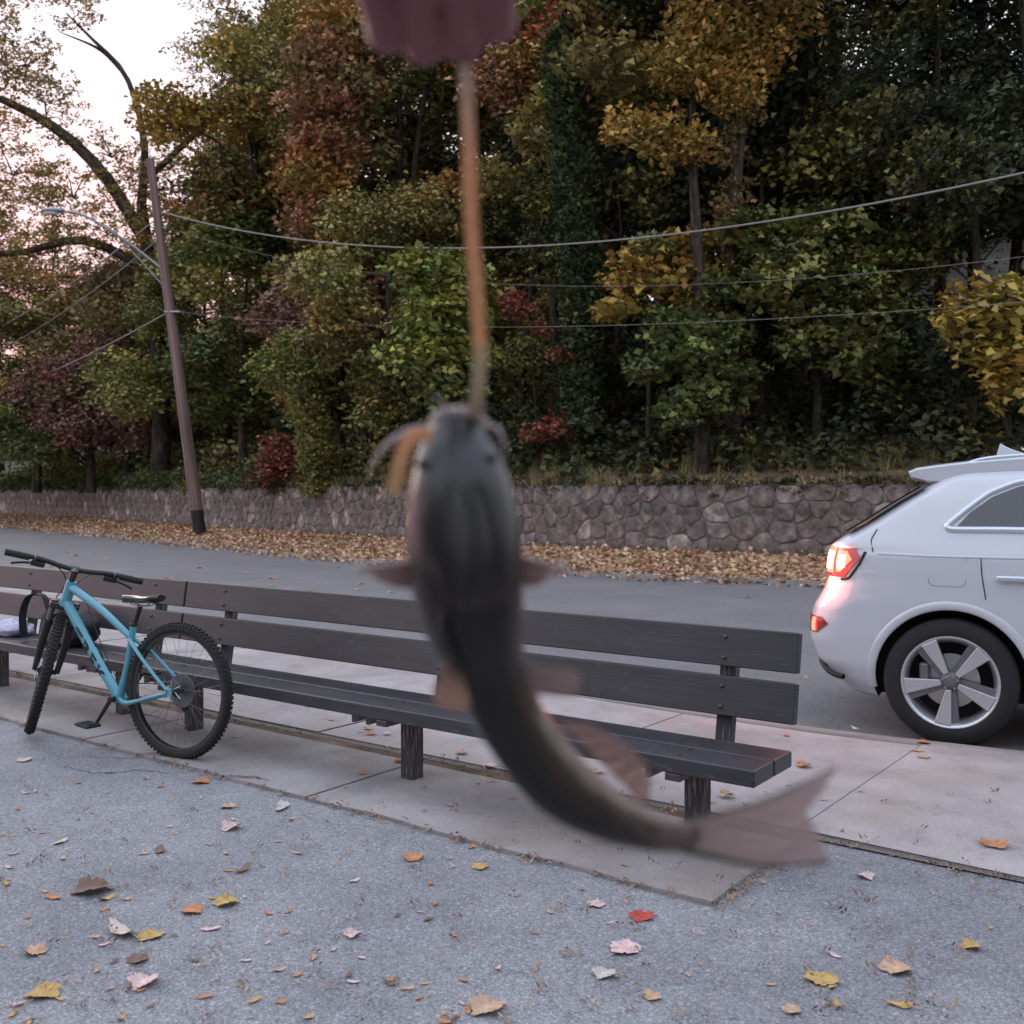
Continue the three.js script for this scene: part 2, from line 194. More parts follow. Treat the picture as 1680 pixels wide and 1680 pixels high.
{ const wall = base('stone_wall', 'long rubble stone retaining wall below the wooded hillside', 'wall');
  const T0 = 0.14, T1 = 0.90, L = (() => { let l = 0, p = away(farEdge, T0, VERGE); for (let i = 1; i <= 400; i++) { const q = away(farEdge, lerp(T0, T1, i / 400), VERGE); l += q.distanceTo(p); p = q; } return l; })();
  const at = (s, y, out) => { const t = lerp(T0, T1, s / L), p = away(farEdge, t, VERGE - out + 0.0 + (y - 0.6) * 0.05); return [p.x, y, p.z]; };
  const yb = WALLBASE - 0.12, H = WALLH + 0.12;
  mesh('mortar', grid(300, 6, (u, v) => { const q = v < 0.85 ? at(u * L, yb + (v / 0.83) * H, 0) : at(u * L, yb + H, v < 0.95 ? -0.25 : -0.5); if (v > 0.95) q[1] -= 0.4; return [...q, u * L, v * 1.8]; }), mortarMat, wall);
  const R = rng(77), seeds = []; const rows = 4; // seeds in rough courses of uneven length
  for (let r = 0; r < rows; r++) { let s = -0.3; while (s < L + 0.4) { const w = 0.20 + R() * R() * 0.75; seeds.push([s + w / 2, (r + 0.5 + (R() - 0.5) * 0.75) / rows * H]); s += w; } }
  const cells = [];
  for (const a of seeds) { if (a[0] < 0 || a[0] > L) continue; let poly = [[a[0] - 0.6, 0], [a[0] + 0.6, 0], [a[0] + 0.6, H], [a[0] - 0.6, H]];
    for (const b of seeds) { if (b === a || Math.abs(b[0] - a[0]) > 1.4) continue; const nx = b[0] - a[0], ny = b[1] - a[1], mx = (a[0] + b[0]) / 2, my = (a[1] + b[1]) / 2; const out = [];
      for (let i = 0; i < poly.length; i++) { const p = poly[i], q = poly[(i + 1) % poly.length], dp = (p[0] - mx) * nx + (p[1] - my) * ny, dq = (q[0] - mx) * nx + (q[1] - my) * ny; if (dp <= 0) out.push(p); if (dp * dq < 0) { const t = dp / (dp - dq); out.push([p[0] + (q[0] - p[0]) * t, p[1] + (q[1] - p[1]) * t]); } } poly = out; if (poly.length < 3) break; }
    if (poly.length >= 3) cells.push([a, poly]); }
  cells.sort((p, q) => p[0][0] - q[0][0]); // nearest end of the wall first
  const rest = [];
  cells.forEach(([a, poly], n) => { const cx = poly.reduce((s, p) => s + p[0], 0) / poly.length, cy = poly.reduce((s, p) => s + p[1], 0) / poly.length;
    const proud = 0.008 + R() * 0.026, gap = 0.006 + R() * 0.012, ring = []; 
    for (let i = 0; i < poly.length; i++) { const p = poly[i], q = poly[(i + 1) % poly.length]; const l = Math.hypot(q[0] - p[0], q[1] - p[1]); if (l < 0.03) continue; for (const f of l > 0.16 ? [0.2, 0.8] : [0.5]) { const x = lerp(p[0], q[0], f), y = lerp(p[1], q[1], f), d = Math.hypot(x - cx, y - cy) || 1; ring.push([x - (x - cx) / d * gap, y - (y - cy) / d * gap]); } }
    const m = ring.length; if (m < 3) return; const P = [], U = [], I = []; const put = (x, y, o) => { P.push(...at(x, yb + y, o)); U.push(x, y); };
    const tx = (R() - 0.5) * 0.12, ty = (R() - 0.5) * 0.10;
    for (const [f, o] of [[1, -0.03], [0.985, proud * 0.6], [0.80, proud]]) for (const [x, y] of ring) { const X = cx + (x - cx) * f, Y = cy + (y - cy) * f; put(X, Y, o <= 0 ? o : o + (x - cx) * tx + (y - cy) * ty + (R() - 0.5) * 0.012); }
    put(cx, cy, proud * 1.08);
    for (let k = 0; k < 2; k++) for (let i = 0; i < m; i++) { const a0 = k * m + i, a1 = k * m + (i + 1) % m, b0 = a0 + m, b1 = a1 + m; I.push(a0, b0, a1, a1, b0, b1); }
    for (let i = 0; i < m; i++) I.push(2 * m + i, 3 * m, 2 * m + (i + 1) % m);
    const g = new THREE.BufferGeometry(); g.setAttribute('position', new THREE.Float32BufferAttribute(P, 3)); g.setAttribute('uv', new THREE.Float32BufferAttribute(U, 2)); g.setIndex(I); g.computeVertexNormals();
    let k = Math.floor(R() * 5); if (R() < 0.10) k = 5; else if (R() < 0.15) k = 6; const area = ring.reduce((s, p, i) => { const q = ring[(i + 1) % m]; return s + p[0] * q[1] - q[0] * p[1]; }, 0) / 2; if (area < 0.02 && R() < 0.3) k = 5;
    if (n < 290) mesh('stone', g, stoneMats[k], wall); else (rest[k] ||= []).push(g); });
  rest.forEach((l, k) => { if (l && l.length) { const m = mesh('stones', l, stoneMats[k], wall); m.userData.kind = 'stuff'; } });
}
// ---------- benches ----------
const benchTex = tex(1024, (u, v) => { const gr = tn(u * 1, v, 8) , a = tfbm(u, v, 8, 4), st = N1(u * 6, v * 256, 256); let k = 0.80 + (st - 0.5) * 0.13 + (a - 0.5) * 0.20; const sc = tfbm(u + 0.2, v * 1 + 0.5, 40, 3); const chip = smooth(0.72, 0.76, sc); return [lerp(k, 1.25, chip * 0.2), lerp(k, 1.25, chip * 0.2), lerp(k * 1.02, 1.2, chip * 0.2)]; });
const peelTex = tex(512, (u, v) => { const a = tfbm(u, v * 0.5, 10, 5), st = N1(u * 60, v * 6, 256); const bare = smooth(0.56, 0.64, a * 0.85 + st * 0.15); const k = 0.25 + (st - 0.5) * 0.07; return [lerp(k, 0.50 + (st - 0.5) * 0.18, bare), lerp(k, 0.42 + (st - 0.5) * 0.16, bare), lerp(k * 1.08, 0.41 + (st - 0.5) * 0.16, bare)]; });
const seatTex = tex(1024, (u, v) => { const a = tfbm(u, v, 8, 4), st = N1(u * 6, v * 256, 256), sc = N1(u * 30, v * 64, 256) * 0.6 + N2(u * 120, v * 128, 256) * 0.4; let k = 0.8 + (st - 0.5) * 0.16 + (a - 0.5) * 0.25; const worn = smooth(0.74, 0.80, sc + (a - 0.5) * 0.25); return [lerp(k, 1.7, worn * 0.7), lerp(k, 1.7, worn * 0.7), lerp(k * 1.02, 1.7, worn * 0.7)]; });
M.benchBack = std({ map: benchTex, color: lin(0.072, 0.071, 0.081), roughness: 0.4, bumpMap: benchTex, bumpScale: 0.0012 });
M.benchSeat = std({ map: seatTex, color: lin(0.072, 0.071, 0.081), roughness: 0.4, bumpMap: benchTex, bumpScale: 0.0012 });
M.benchLeg = std({ map: peelTex, roughness: 0.85, bumpMap: peelTex, bumpScale: 0.003 });
M.rustPost = std({ map: peelTex, color: lin(0.75, 0.45, 0.40), roughness: 0.85, bumpMap: peelTex, bumpScale: 0.003 });
M.bolt = std({ color: lin(0.09, 0.08, 0.09), roughness: 0.45, metalness: 0.6 });
function makeBench() {
  const g = base('bench', 'long dark slatted park bench nearer end beside the white car', 'bench', 'park benches set end to end');
  g.position.copy(BO); g.rotation.y = -TH;
  const X0 = -2.2, X1 = 1.97, LEN = X1 - X0, XC = (X0 + X1) / 2;
  const plank = (h, d, r) => { const q = rb(LEN, h, d, r, 0, 0, 0, 2), p = q.attributes.position, uv = q.attributes.uv; for (let i = 0; i < p.count; i++) uv.setXY(i, p.getX(i) / 3, (p.getY(i) + p.getZ(i)) / 1.2); return q; };
  const seat = [[0.175, 0.19], [-0.025, 0.185]].map(([z, d]) => { const m = mesh('seat_plank', plank(0.068, d, 0.008), M.benchSeat, g); m.position.set(XC, 0.386, z); return m; });
  const lean = 9 * Math.PI / 180;
  for (const [y, z] of [[0.605, -0.165], [0.815, -0.198]]) { const m = mesh('back_plank', plank(0.172, 0.045, 0.007), M.benchBack, g); m.position.set(XC, y, z); m.rotation.x = -lean; }
  for (const x of [-1.82, 0, 1.62]) {
    const leg = mesh('leg', [rb(0.085, 0.36, 0.085, 0.006, 0, 0.17, 0)], M.benchLeg, g); leg.position.set(x, 0, 0.045);
    const rear = mesh('brace', [rb(0.07, 0.03, 0.40, 0.004, 0, 0.338, 0.075)], M.bolt, g); rear.position.set(x, 0, 0);
    const post = mesh('back_post', rb(0.075, 0.58, 0.05, 0.006), M.benchLeg, g); post.position.set(x + 0.02, 0.605, -0.212); post.rotation.x = -lean;
    const arm = mesh('post_foot', rb(0.075, 0.12, 0.09, 0.006), M.rustPost, g); arm.position.set(x + 0.02, 0.33, -0.165);
    for (const dx of [-0.25, -0.15]) { const sh = new THREE.Shape([[0, 0], [0.07, 0], [0.02, -0.045], [0, -0.045]].map(([a, b]) => new THREE.Vector2(a, b))); const w = mesh('gusset', new THREE.ExtrudeGeometry(sh, { depth: 0.20, bevelEnabled: false }), M.bolt, g); w.position.set(x + dx, 0.351, 0.03); }
    for (const [y, z] of [[0.605, -0.165], [0.815, -0.198]]) for (const dy of [-0.045, 0.045]) { const b = mesh('bolt', new THREE.SphereGeometry(0.011, 10, 6, 0, Math.PI * 2, 0, Math.PI / 2).rotateX(Math.PI / 2), M.bolt, g); b.position.set(x + 0.02, y + dy * Math.cos(lean), z + 0.0225 - dy * Math.sin(lean)); }
    for (const z of [0.22, 0.12, 0.02, -0.07]) { const b = mesh('bolt', new THREE.CylinderGeometry(0.011, 0.012, 0.006, 10), M.bolt, g); b.position.set(x, 0.423, z); }
  }
  return g;
}
const bench = makeBench();
{ const b2 = bench.clone(); b2.name = numbered('bench'); scene.add(b2); b2.position.copy(sb(-4.185, 0)); tag(b2, 'farther dark slatted park bench behind the turquoise bicycle, holding a black bag', 'bench', 'park benches set end to end'); }
// ---------- woods ----------
const barkTex = tex(256, (u, v) => { const a = tfbm(u, v * 0.5, 16, 4), r = N1(u * 40, v * 8, 256); const k = 0.62 + (a - 0.5) * 0.5 + (r - 0.5) * 0.4; return [k, k * 0.95, k * 0.88]; });
M.bark = std({ map: rep(barkTex, 0.5), color: lin(0.12, 0.10, 0.09), roughness: 1, bumpMap: rep(barkTex, 0.5), bumpScale: 0.02 });
M.paleBark = std({ map: rep(barkTex, 0.5), color: lin(0.2, 0.175, 0.155), roughness: 1, bumpMap: rep(barkTex, 0.5), bumpScale: 0.02 });
M.leaf = std({ color: lin(1, 1, 1), roughness: 0.8, side: THREE.DoubleSide });
M.thinLeaf = phy({ color: lin(1, 1, 1), roughness: 0.85, transmission: 0.4, thickness: 0, side: THREE.DoubleSide, specularIntensity: 0.3, vertexColors: true });
// a twig of leaves: folded blades spread through a small flattened ball
function twig(seed, n, len, wid, flat = 0.6, spread = 0.5) { const R = rng(seed), P = [], I = [], Nn = []; const q = new THREE.Quaternion(), e = new THREE.Euler();
  for (let i = 0; i < n; i++) { const th = R() * 6.283, r = Math.sqrt(R()) * spread, o = V(Math.cos(th) * r, (R() - 0.5) * spread * 1.3 * flat, Math.sin(th) * r); e.set((R() - 0.5) * 1.5, R() * 6.283, (R() - 0.5) * 1.5); q.setFromEuler(e); const l = len * (0.65 + R() * 0.7), w = wid * (0.7 + R() * 0.6), f = 0.25 * w;
    const pts = [V(0, 0, 0), V(-w * 0.5, f, l * 0.42), V(0, -0.15 * l * R(), l), V(w * 0.5, f, l * 0.42)].map((p) => p.applyQuaternion(q).add(o)); const k = P.length / 3, n0 = V(0, 1, 0).applyQuaternion(q); for (const p of pts) { P.push(p.x, p.y, p.z); Nn.push(n0.x, n0.y, n0.z); } I.push(k, k + 1, k + 2, k, k + 2, k + 3); }
  const g = new THREE.BufferGeometry(); g.setAttribute('position', new THREE.Float32BufferAttribute(P, 3)); g.setAttribute('normal', new THREE.Float32BufferAttribute(Nn, 3)); g.setIndex(I); return g; }
const nn = (g) => g;
const twigs = [nn(twig(1, 30, 0.19, 0.125)), nn(twig(2, 30, 0.18, 0.13)), nn(twig(3, 27, 0.20, 0.125))];
const broad = [nn(twig(4, 26, 0.23, 0.19, 0.45)), nn(twig(5, 26, 0.22, 0.19, 0.45))];
const ivyTwig = nn(twig(6, 26, 0.10, 0.10, 0.5, 0.24));
const PAL = {
  olive: [[0.102, 0.098, 0.028], [0.083, 0.084, 0.027], [0.125, 0.112, 0.03], [0.07, 0.075, 0.027]],
  gold: [[0.26, 0.17, 0.035], [0.22, 0.155, 0.04], [0.17, 0.13, 0.035], [0.29, 0.18, 0.05]],
  amber: [[0.20, 0.105, 0.03], [0.15, 0.10, 0.03], [0.11, 0.09, 0.03], [0.24, 0.12, 0.045]],
  rust: [[0.21, 0.105, 0.055], [0.18, 0.10, 0.055], [0.13, 0.092, 0.04], [0.24, 0.12, 0.068]],
  brown: [[0.125, 0.10, 0.048], [0.105, 0.09, 0.042], [0.095, 0.085, 0.038], [0.15, 0.105, 0.055]],
  green: [[0.085, 0.112, 0.030], [0.07, 0.092, 0.028], [0.11, 0.128, 0.032], [0.06, 0.078, 0.027]],
  dark: [[0.045, 0.058, 0.022], [0.038, 0.05, 0.022], [0.06, 0.066, 0.024], [0.03, 0.04, 0.02]],
  lime: [[0.16, 0.17, 0.035], [0.12, 0.15, 0.035], [0.19, 0.18, 0.04], [0.09, 0.12, 0.03]],
  plum: [[0.14, 0.068, 0.06], [0.125, 0.07, 0.062], [0.10, 0.066, 0.048], [0.16, 0.08, 0.058]],
  red: [[0.27, 0.075, 0.05], [0.23, 0.07, 0.05], [0.19, 0.075, 0.045], [0.30, 0.10, 0.06]],
  ivy: [[0.035, 0.06, 0.022], [0.045, 0.07, 0.026], [0.06, 0.08, 0.028], [0.028, 0.045, 0.02]],
  bronze: [[0.122, 0.10, 0.03], [0.098, 0.088, 0.03], [0.155, 0.108, 0.034], [0.082, 0.079, 0.029]],
};
const BOOST = { olive: 2.5, bronze: 2.6, brown: 2.5, amber: 2.3, rust: 1.8, plum: 1.9, gold: 1.6, green: 1.5, dark: 0.95, lime: 1.6, ivy: 1.5 }; for (const k in PAL) PAL[k] = PAL[k].map((c) => c.map((x) => x * (BOOST[k] || 1)));
const tmpM = new THREE.Matrix4(), tmpQ = new THREE.Quaternion(), tmpE = new THREE.Euler(), tmpC = new THREE.Color();
function leaves(name, spots, geo, parent, seed) { // spots: [x, y, z, scale, palette]
  const R = rng(seed), im = new THREE.InstancedMesh(geo, M.leaf, spots.length); im.name = name;
  spots.forEach(([x, y, z, s, pal], i) => { tmpE.set((R() - 0.5) * 0.9, R() * 6.283, (R() - 0.5) * 0.9); tmpQ.setFromEuler(tmpE); im.setMatrixAt(i, tmpM.compose(V(x, y, z), tmpQ, V(s, s, s))); const c = pal[Math.floor(R() * pal.length)], k = 0.8 + R() * 0.4; im.setColorAt(i, tmpC.setRGB(c[0] * k * (0.9 + R() * 0.2), c[1] * k * (0.9 + R() * 0.2), c[2] * k)); });
  im.userData.kind = 'stuff'; im.castShadow = im.receiveShadow = true; if (parent) parent.add(im); else scene.add(im); return im;
}
M.crown = M.leaf.clone(); M.crown.vertexColors = true;
// all the leaves of one crown as one mesh
function crownMesh(name, spots, geo, parent, seed, mat = M.crown) { const R = rng(seed), tp = geo.attributes.position.array, tnm = geo.attributes.normal.array, ti = geo.index.array, nv = tp.length / 3, N = spots.length; const P = new Float32Array(N * nv * 3), Q = new Float32Array(N * nv * 3), C = new Float32Array(N * nv * 3), I = new Uint32Array(N * ti.length);
  const m3 = new THREE.Matrix3(); spots.forEach(([x, y, z, s, pal], k) => { tmpE.set((R() - 0.5) * 0.9, R() * 6.283, (R() - 0.5) * 0.9); tmpQ.setFromEuler(tmpE); m3.setFromMatrix4(tmpM.makeRotationFromQuaternion(tmpQ)); const e = m3.elements, c = pal[Math.floor(R() * pal.length)], kk = 0.8 + R() * 0.4, cr = c[0] * kk * (0.9 + R() * 0.2), cg = c[1] * kk * (0.9 + R() * 0.2), cb = c[2] * kk;
    for (let v = 0; v < nv; v++) { const o = (k * nv + v) * 3, a = tp[v * 3], b = tp[v * 3 + 1], d = tp[v * 3 + 2], na = tnm[v * 3], nb = tnm[v * 3 + 1], nd = tnm[v * 3 + 2]; P[o] = x + s * (e[0] * a + e[3] * b + e[6] * d); P[o + 1] = y + s * (e[1] * a + e[4] * b + e[7] * d); P[o + 2] = z + s * (e[2] * a + e[5] * b + e[8] * d); Q[o] = e[0] * na + e[3] * nb + e[6] * nd; Q[o + 1] = e[1] * na + e[4] * nb + e[7] * nd; Q[o + 2] = e[2] * na + e[5] * nb + e[8] * nd; const leaf = v >> 2, lv = 0.82 + ((leaf * 7919 + k * 104729) % 97) / 97 * 0.36; C[o] = cr * lv; C[o + 1] = cg * lv; C[o + 2] = cb * lv; }
    for (let q = 0; q < ti.length; q++) I[k * ti.length + q] = ti[q] + k * nv; });
  const g = new THREE.BufferGeometry(); g.setAttribute('position', new THREE.BufferAttribute(P, 3)); g.setAttribute('normal', new THREE.BufferAttribute(Q, 3)); g.setAttribute('color', new THREE.BufferAttribute(C, 3)); g.setIndex(new THREE.BufferAttribute(I, 1)); return mesh(name, g, mat, parent); }
let treeSeed = 100;
// a tree: tapered trunk with limbs, and a crown of leafy clumps at the limb ends
function tree(o) {
  const R = rng(o.seed ?? treeSeed++), x = o.x, z = -o.D, y0 = o.y ?? hillY(x, z) - 0.15;
  const g = base(o.name || 'tree', o.label, o.category || 'tree', o.group); g.position.set(x, y0, z);
  const h = o.h, r = o.r, cy = o.cy ?? h * 0.66, rx = o.rx ?? h * 0.28, ry = o.ry ?? h * 0.32, lean = o.lean || [0, 0], tr = o.tr ?? 0.012 * h + 0.05;
  const axis = (t) => V(lean[0] * t * t * h, h * t, lean[1] * t * t * h);
  const wob = [R() * 6, R() * 6], ax = (t) => { const p = axis(t); p.x += Math.sin(t * 5.2 + wob[0]) * 0.035 * h * t; p.z += Math.sin(t * 4.7 + wob[1]) * 0.03 * h * t; return p; };
  const wood = []; const tt = [0, 0.2, 0.4, 0.6, 0.8, 0.95].map((t) => ax(t * (o.top ?? 1)));
  wood.push(taper(tt, [tr * 1.35, tr, tr * 0.86, tr * 0.66, tr * 0.42, tr * 0.12], 14, 9));
  const puffs = o.puffs ? o.puffs.map((p) => ({ c: V(p[0], p[1], p[2]), r: p[3], pal: p[4] || o.pal })) : [];
  if (!o.puffs) for (let i = 0; i < (o.k ?? 16); i++) { const th = R() * 6.283, ph = Math.acos(1 - 2 * R()), rr = 0.45 + 0.55 * Math.cbrt(R()); const c = V(Math.sin(ph) * Math.cos(th) * rx * rr, cy + Math.cos(ph) * ry * rr, Math.sin(ph) * Math.sin(th) * rx * rr), s = ax(clamp(c.y / h, 0.2, 0.95)); c.x += s.x; c.z += s.z; puffs.push({ c, r: (0.22 + R() * 0.17) * Math.min(rx, ry) * (o.puff ?? 1), pal: ((q, f) => q.map((cc) => cc.map((w) => w * f)))(o.mix && R() < (o.mixAmount ?? 0.3) ? o.mix : o.pal, 0.65 + R() * 0.75) }); }
  for (const p of puffs) { const t0 = clamp((p.c.y - Math.hypot(p.c.x, p.c.z) * 0.55) / h, 0.15, 0.9), a = ax(t0 * (o.top ?? 1)), b = p.c.clone(), m = a.clone().lerp(b, 0.5); m.y += (b.y - a.y) * 0.12 + 0.15; m.x += (R() - 0.5) * 0.3; const q = tr * lerp(0.42, 0.16, t0); wood.push(taper([a, m, b], [q, q * 0.62, q * 0.2], 5, 6)); }
  const trunk = mesh('trunk', wood, o.bark || M.bark, g);
  const spots = []; const n = o.n ?? 700, vol = puffs.reduce((s, p) => s + p.r ** 2, 0);
  for (const p of puffs) { const m = Math.max(4, Math.round(n * p.r ** 2 / vol)); for (let i = 0; i < m; i++) { const th = R() * 6.283, u = R() * 2 - 1, s = Math.sqrt(1 - u * u), rr = p.r * (0.35 + 0.75 * Math.pow(R(), 0.55)); spots.push([p.c.x + Math.cos(th) * s * rr * 1.15, p.c.y + u * rr * 0.8 - (R() < 0.15 ? R() * 0.5 * p.r : 0), p.c.z + Math.sin(th) * s * rr * 1.15, (o.ls ?? 1) * (0.75 + R() * 0.55), p.pal]); } }
  if (spots.length) crownMesh('crown', spots, (o.broad ? broad : twigs)[Math.floor(R() * (o.broad ? 2 : 3))], g, Math.floor(R() * 1e6));
  if (o.ivy) { const iv = []; for (let i = 0; i < o.ivy; i++) { const t = R() * (o.ivyTop ?? 0.6), p = ax(t * (o.top ?? 1)), th = R() * 6.283, q = tr * (1.25 - 0.5 * t) + R() * 0.14; iv.push([p.x + Math.cos(th) * q, p.y + (R() - 0.5) * 0.3, p.z + Math.sin(th) * q, 0.8 + R() * 0.7, o.ivyPal || PAL.ivy]); } crownMesh('ivy', iv, ivyTwig, g, 55 + treeSeed); }
  return g;
}
const px = (p, D) => (p - 840) / 1685 * D; // bearing to metres across, at a distance
// trees that can be told apart
tree({ name: 'ivy_clad_tree', label: 'tall tree with ivy-clad leaning trunk right of the utility pole', x: px(478, 36), D: 36, h: 15.5, tr: 0.34, lean: [-0.12, 0], cy: 11.6, rx: 2.7, ry: 3.4, k: 18, pal: PAL.bronze, mix: PAL.gold, n: 1000, ivy: 420, ivyTop: 0.55 });
tree({ name: 'ivy_column', label: 'short broken trunk wrapped in yellowing ivy above the wall', category: 'tree stump', x: px(522, 29.5), D: 29.5, h: 4.6, tr: 0.22, top: 0.95, lean: [-0.14, 0], puffs: [[-0.5, 4.3, 0, 0.55, PAL.lime], [-1.2, 3.7, 0.1, 0.5, PAL.lime], [-0.3, 3.6, 0.2, 0.4, PAL.lime]], pal: PAL.lime, n: 90, ivy: 420, ivyTop: 0.98, ivyPal: PAL.olive, ls: 0.7 });
tree({ name: 'slender_tree', label: 'slender straight grey trunk rising from the wall top in the dark green wood', x: px(1205, 22.3), D: 22.3, h: 14, tr: 0.16, cy: 11.2, rx: 2.6, ry: 3.0, k: 12, pal: PAL.dark, mix: PAL.gold, n: 520, bark: M.paleBark, ivy: 120, ivyPal: PAL.brown });
tree({ name: 'yellow_tree', label: 'golden-yellow crown at the top of the wood, right of the hand', x: px(1150, 21.6), D: 21.6, h: 11.5, tr: 0.14, puffs: [[0.1, 9.2, 0.4, 0.7], [0.8, 8.9, 0.4, 0.6], [-0.5, 8.6, 0.5, 0.6], [0.4, 8.1, 0.5, 0.5], [0.9, 9.8, 0.3, 0.6], [0.2, 10.2, 0.2, 0.7], [-0.9, 7.0, 0.5, 0.4], [-0.4, 6.9, 0.4, 0.35], [-1.5, 7.2, 0.4, 0.3]], pal: PAL.gold, ls: 0.75, n: 430 });
tree({ name: 'green_maple', label: 'bright green maple sapling hanging over the wall under the yellow twigs', x: px(1150, 22), D: 22, h: 4.2, tr: 0.07, puffs: [[-0.2, 2.6, 0.7, 0.75], [0.35, 3.0, 0.4, 0.55], [-0.7, 3.1, 0.4, 0.5], [-0.1, 1.6, 0.9, 0.55], [0.5, 2.0, 0.8, 0.5], [-0.6, 1.3, 1.0, 0.4], [0.2, 3.9, 0.2, 0.5], [-1.2, 2.3, 0.5, 0.42]].map(([a, b, c, r]) => [a, b, c, r * 0.75]), pal: PAL.green, n: 200, broad: 1, ls: 0.7 });
tree({ name: 'yellow_leaved_sapling', label: 'thin sapling with sparse tan-yellow leaves above the green maple', x: px(1060, 22.6), D: 22.6, h: 6.0, tr: 0.06, lean: [0.04, 0], puffs: [[-0.2, 4.3, 0.5, 0.5], [-0.5, 3.7, 0.5, 0.35], [0.9, 4.2, 0.4, 0.5], [1.2, 3.4, 0.5, 0.4], [0.2, 4.9, 0.2, 0.4, PAL.olive], [1.0, 5.0, 0.3, 0.3]], pal: PAL.gold, n: 90, broad: 1, ls: 0.8 });
tree({ name: 'green_shrub_tree', label: 'spreading deep green shrub tree left of and above the white car', x: px(1340, 22), D: 22, h: 5.6, tr: 0.1, puffs: [[-0.9, 3.6, 0.8, 0.95], [0.2, 3.3, 0.9, 0.8], [0.9, 3.9, 0.5, 0.8], [-0.2, 4.6, 0.5, 0.8], [-0.4, 2.5, 1.0, 0.7], [0.5, 2.2, 1.0, 0.75], [1.3, 2.9, 0.7, 0.6], [-1.4, 4.7, 0.4, 0.6]].map(([a, b, c, r]) => [a, b, c, r * 0.85]), ls: 0.8, pal: [...PAL.green.slice(1), ...PAL.olive.slice(0, 2)], n: 330, broad: 1 });
tree({ name: 'olive_tree_clump', label: 'olive-green leafy clump on the right below the upper power line', x: px(1390, 24), D: 24, h: 8.2, tr: 0.12, puffs: [[-0.8, 6.0, 0.8, 0.95], [0.4, 6.3, 0.7, 0.9], [1.6, 5.8, 0.9, 0.9], [2.4, 6.0, 0.7, 0.7], [1.9, 4.8, 0.8, 0.55, PAL.lime], [-0.2, 7.1, 0.3, 0.8]], pal: PAL.olive, n: 300 });
tree({ name: 'yellow_shrub', label: 'bright yellow shrub behind the roof of the white car', category: 'shrub', x: px(1655, 19.2), D: 19.2, h: 4.2, tr: 0.06, puffs: [[0, 2.7, 0.3, 0.7], [-0.5, 2.9, 0.2, 0.5], [0.5, 2.3, 0.4, 0.6], [0.2, 1.6, 0.5, 0.5], [-0.3, 2.1, 0.5, 0.4]], pal: PAL.gold.slice(0, 3).map(([a, b, c]) => [a * 1.05, b * 1.1, c]), n: 170 });
tree({ name: 'lime_sapling', label: 'yellow-green sapling just left of the catfish strap near the wall', x: px(735, 25), D: 25, h: 6.2, tr: 0.07, puffs: [[-0.1, 4.2, 0.6, 0.75], [-0.5, 3.3, 0.7, 0.6], [0.3, 3.4, 0.5, 0.6], [-0.4, 5.1, 0.3, 0.7], [0.5, 4.7, 0.2, 0.6], [0.1, 2.5, 0.7, 0.5, PAL.green]], pal: PAL.lime, n: 240 });
tree({ name: 'ivy_clad_tree', label: 'dark trunk smothered in deep green ivy right of the catfish', x: px(945, 24), D: 24, h: 12.5, tr: 0.2, cy: 9.4, rx: 2.0, ry: 2.2, k: 10, pal: PAL.bronze, mix: PAL.olive, n: 260, ivy: 720, ivyTop: 0.8 });
tree({ name: 'rust_tree', label: 'rusty orange-pink tree in the middle of the hillside', x: px(535, 31.5), D: 31.5, h: 14.5, tr: 0.18, puffs: [[0.2, 12.6, 0.4, 0.9], [0, 11.4, 0.5, 0.9], [0.1, 10.2, 0.5, 0.8], [-0.4, 9.2, 0.4, 0.8, PAL.amber], [0.5, 13.6, 0.3, 0.9, PAL.amber], [-0.2, 8.0, 0.5, 0.6], [0.9, 12.0, 0.3, 0.7, PAL.brown], [1.6, 13.4, 0.2, 0.9, PAL.brown]], pal: PAL.rust, n: 420 });
tree({ name: 'orange_tree', label: 'vivid orange-red treetop just right of the hand', x: px(915, 27), D: 27, h: 11.5, tr: 0.14, puffs: [[0.4, 10.3, 0.4, 0.75], [-0.6, 9.6, 0.5, 0.75, PAL.amber], [0.9, 9.5, 0.5, 0.6, PAL.amber], [0.5, 11.2, 0.3, 0.6], [-1.4, 9.4, 0.3, 0.7, PAL.rust], [0, 8.8, 0.4, 0.5, PAL.brown]], pal: [[0.44, 0.13, 0.05], [0.38, 0.12, 0.06], [0.32, 0.13, 0.05]], n: 260 });
tree({ name: 'reddish_tree', label: 'dull red-brown leaved tree between the power lines left of the strap', x: px(600, 31), D: 31, h: 8.4, tr: 0.12, puffs: [[-0.9, 5.6, 0.6, 1.0], [0.4, 5.9, 0.5, 1.0], [1.0, 4.8, 0.6, 0.8], [-1.4, 4.5, 0.5, 0.8], [0, 7.2, 0.3, 1.0, PAL.bronze], [-2.4, 4.9, 0.4, 0.7], [0.1, 4.0, 0.7, 0.6]], pal: PAL.plum.concat(PAL.rust.slice(1, 3)), n: 330 });
tree({ name: 'plum_maple', label: 'low wine-red maple spreading over the wall at far left', x: px(150, 42), D: 42, h: 6.5, tr: 0.16, puffs: [[-1.6, 4.2, 0.8, 1.1], [0.2, 4.8, 0.6, 1.2], [1.6, 4.2, 0.6, 1.1], [-2.8, 2.8, 0.8, 1.0, PAL.green], [-0.4, 2.8, 1.2, 1.1], [1.7, 2.7, 0.9, 1.0], [-3.6, 3.6, 0.6, 0.9, PAL.amber], [2.4, 3.6, 0.4, 0.7, PAL.rust], [-1.6, 1.8, 1.2, 0.8, PAL.green], [0.9, 5.8, 0.2, 0.9]], pal: PAL.plum, n: 560 });
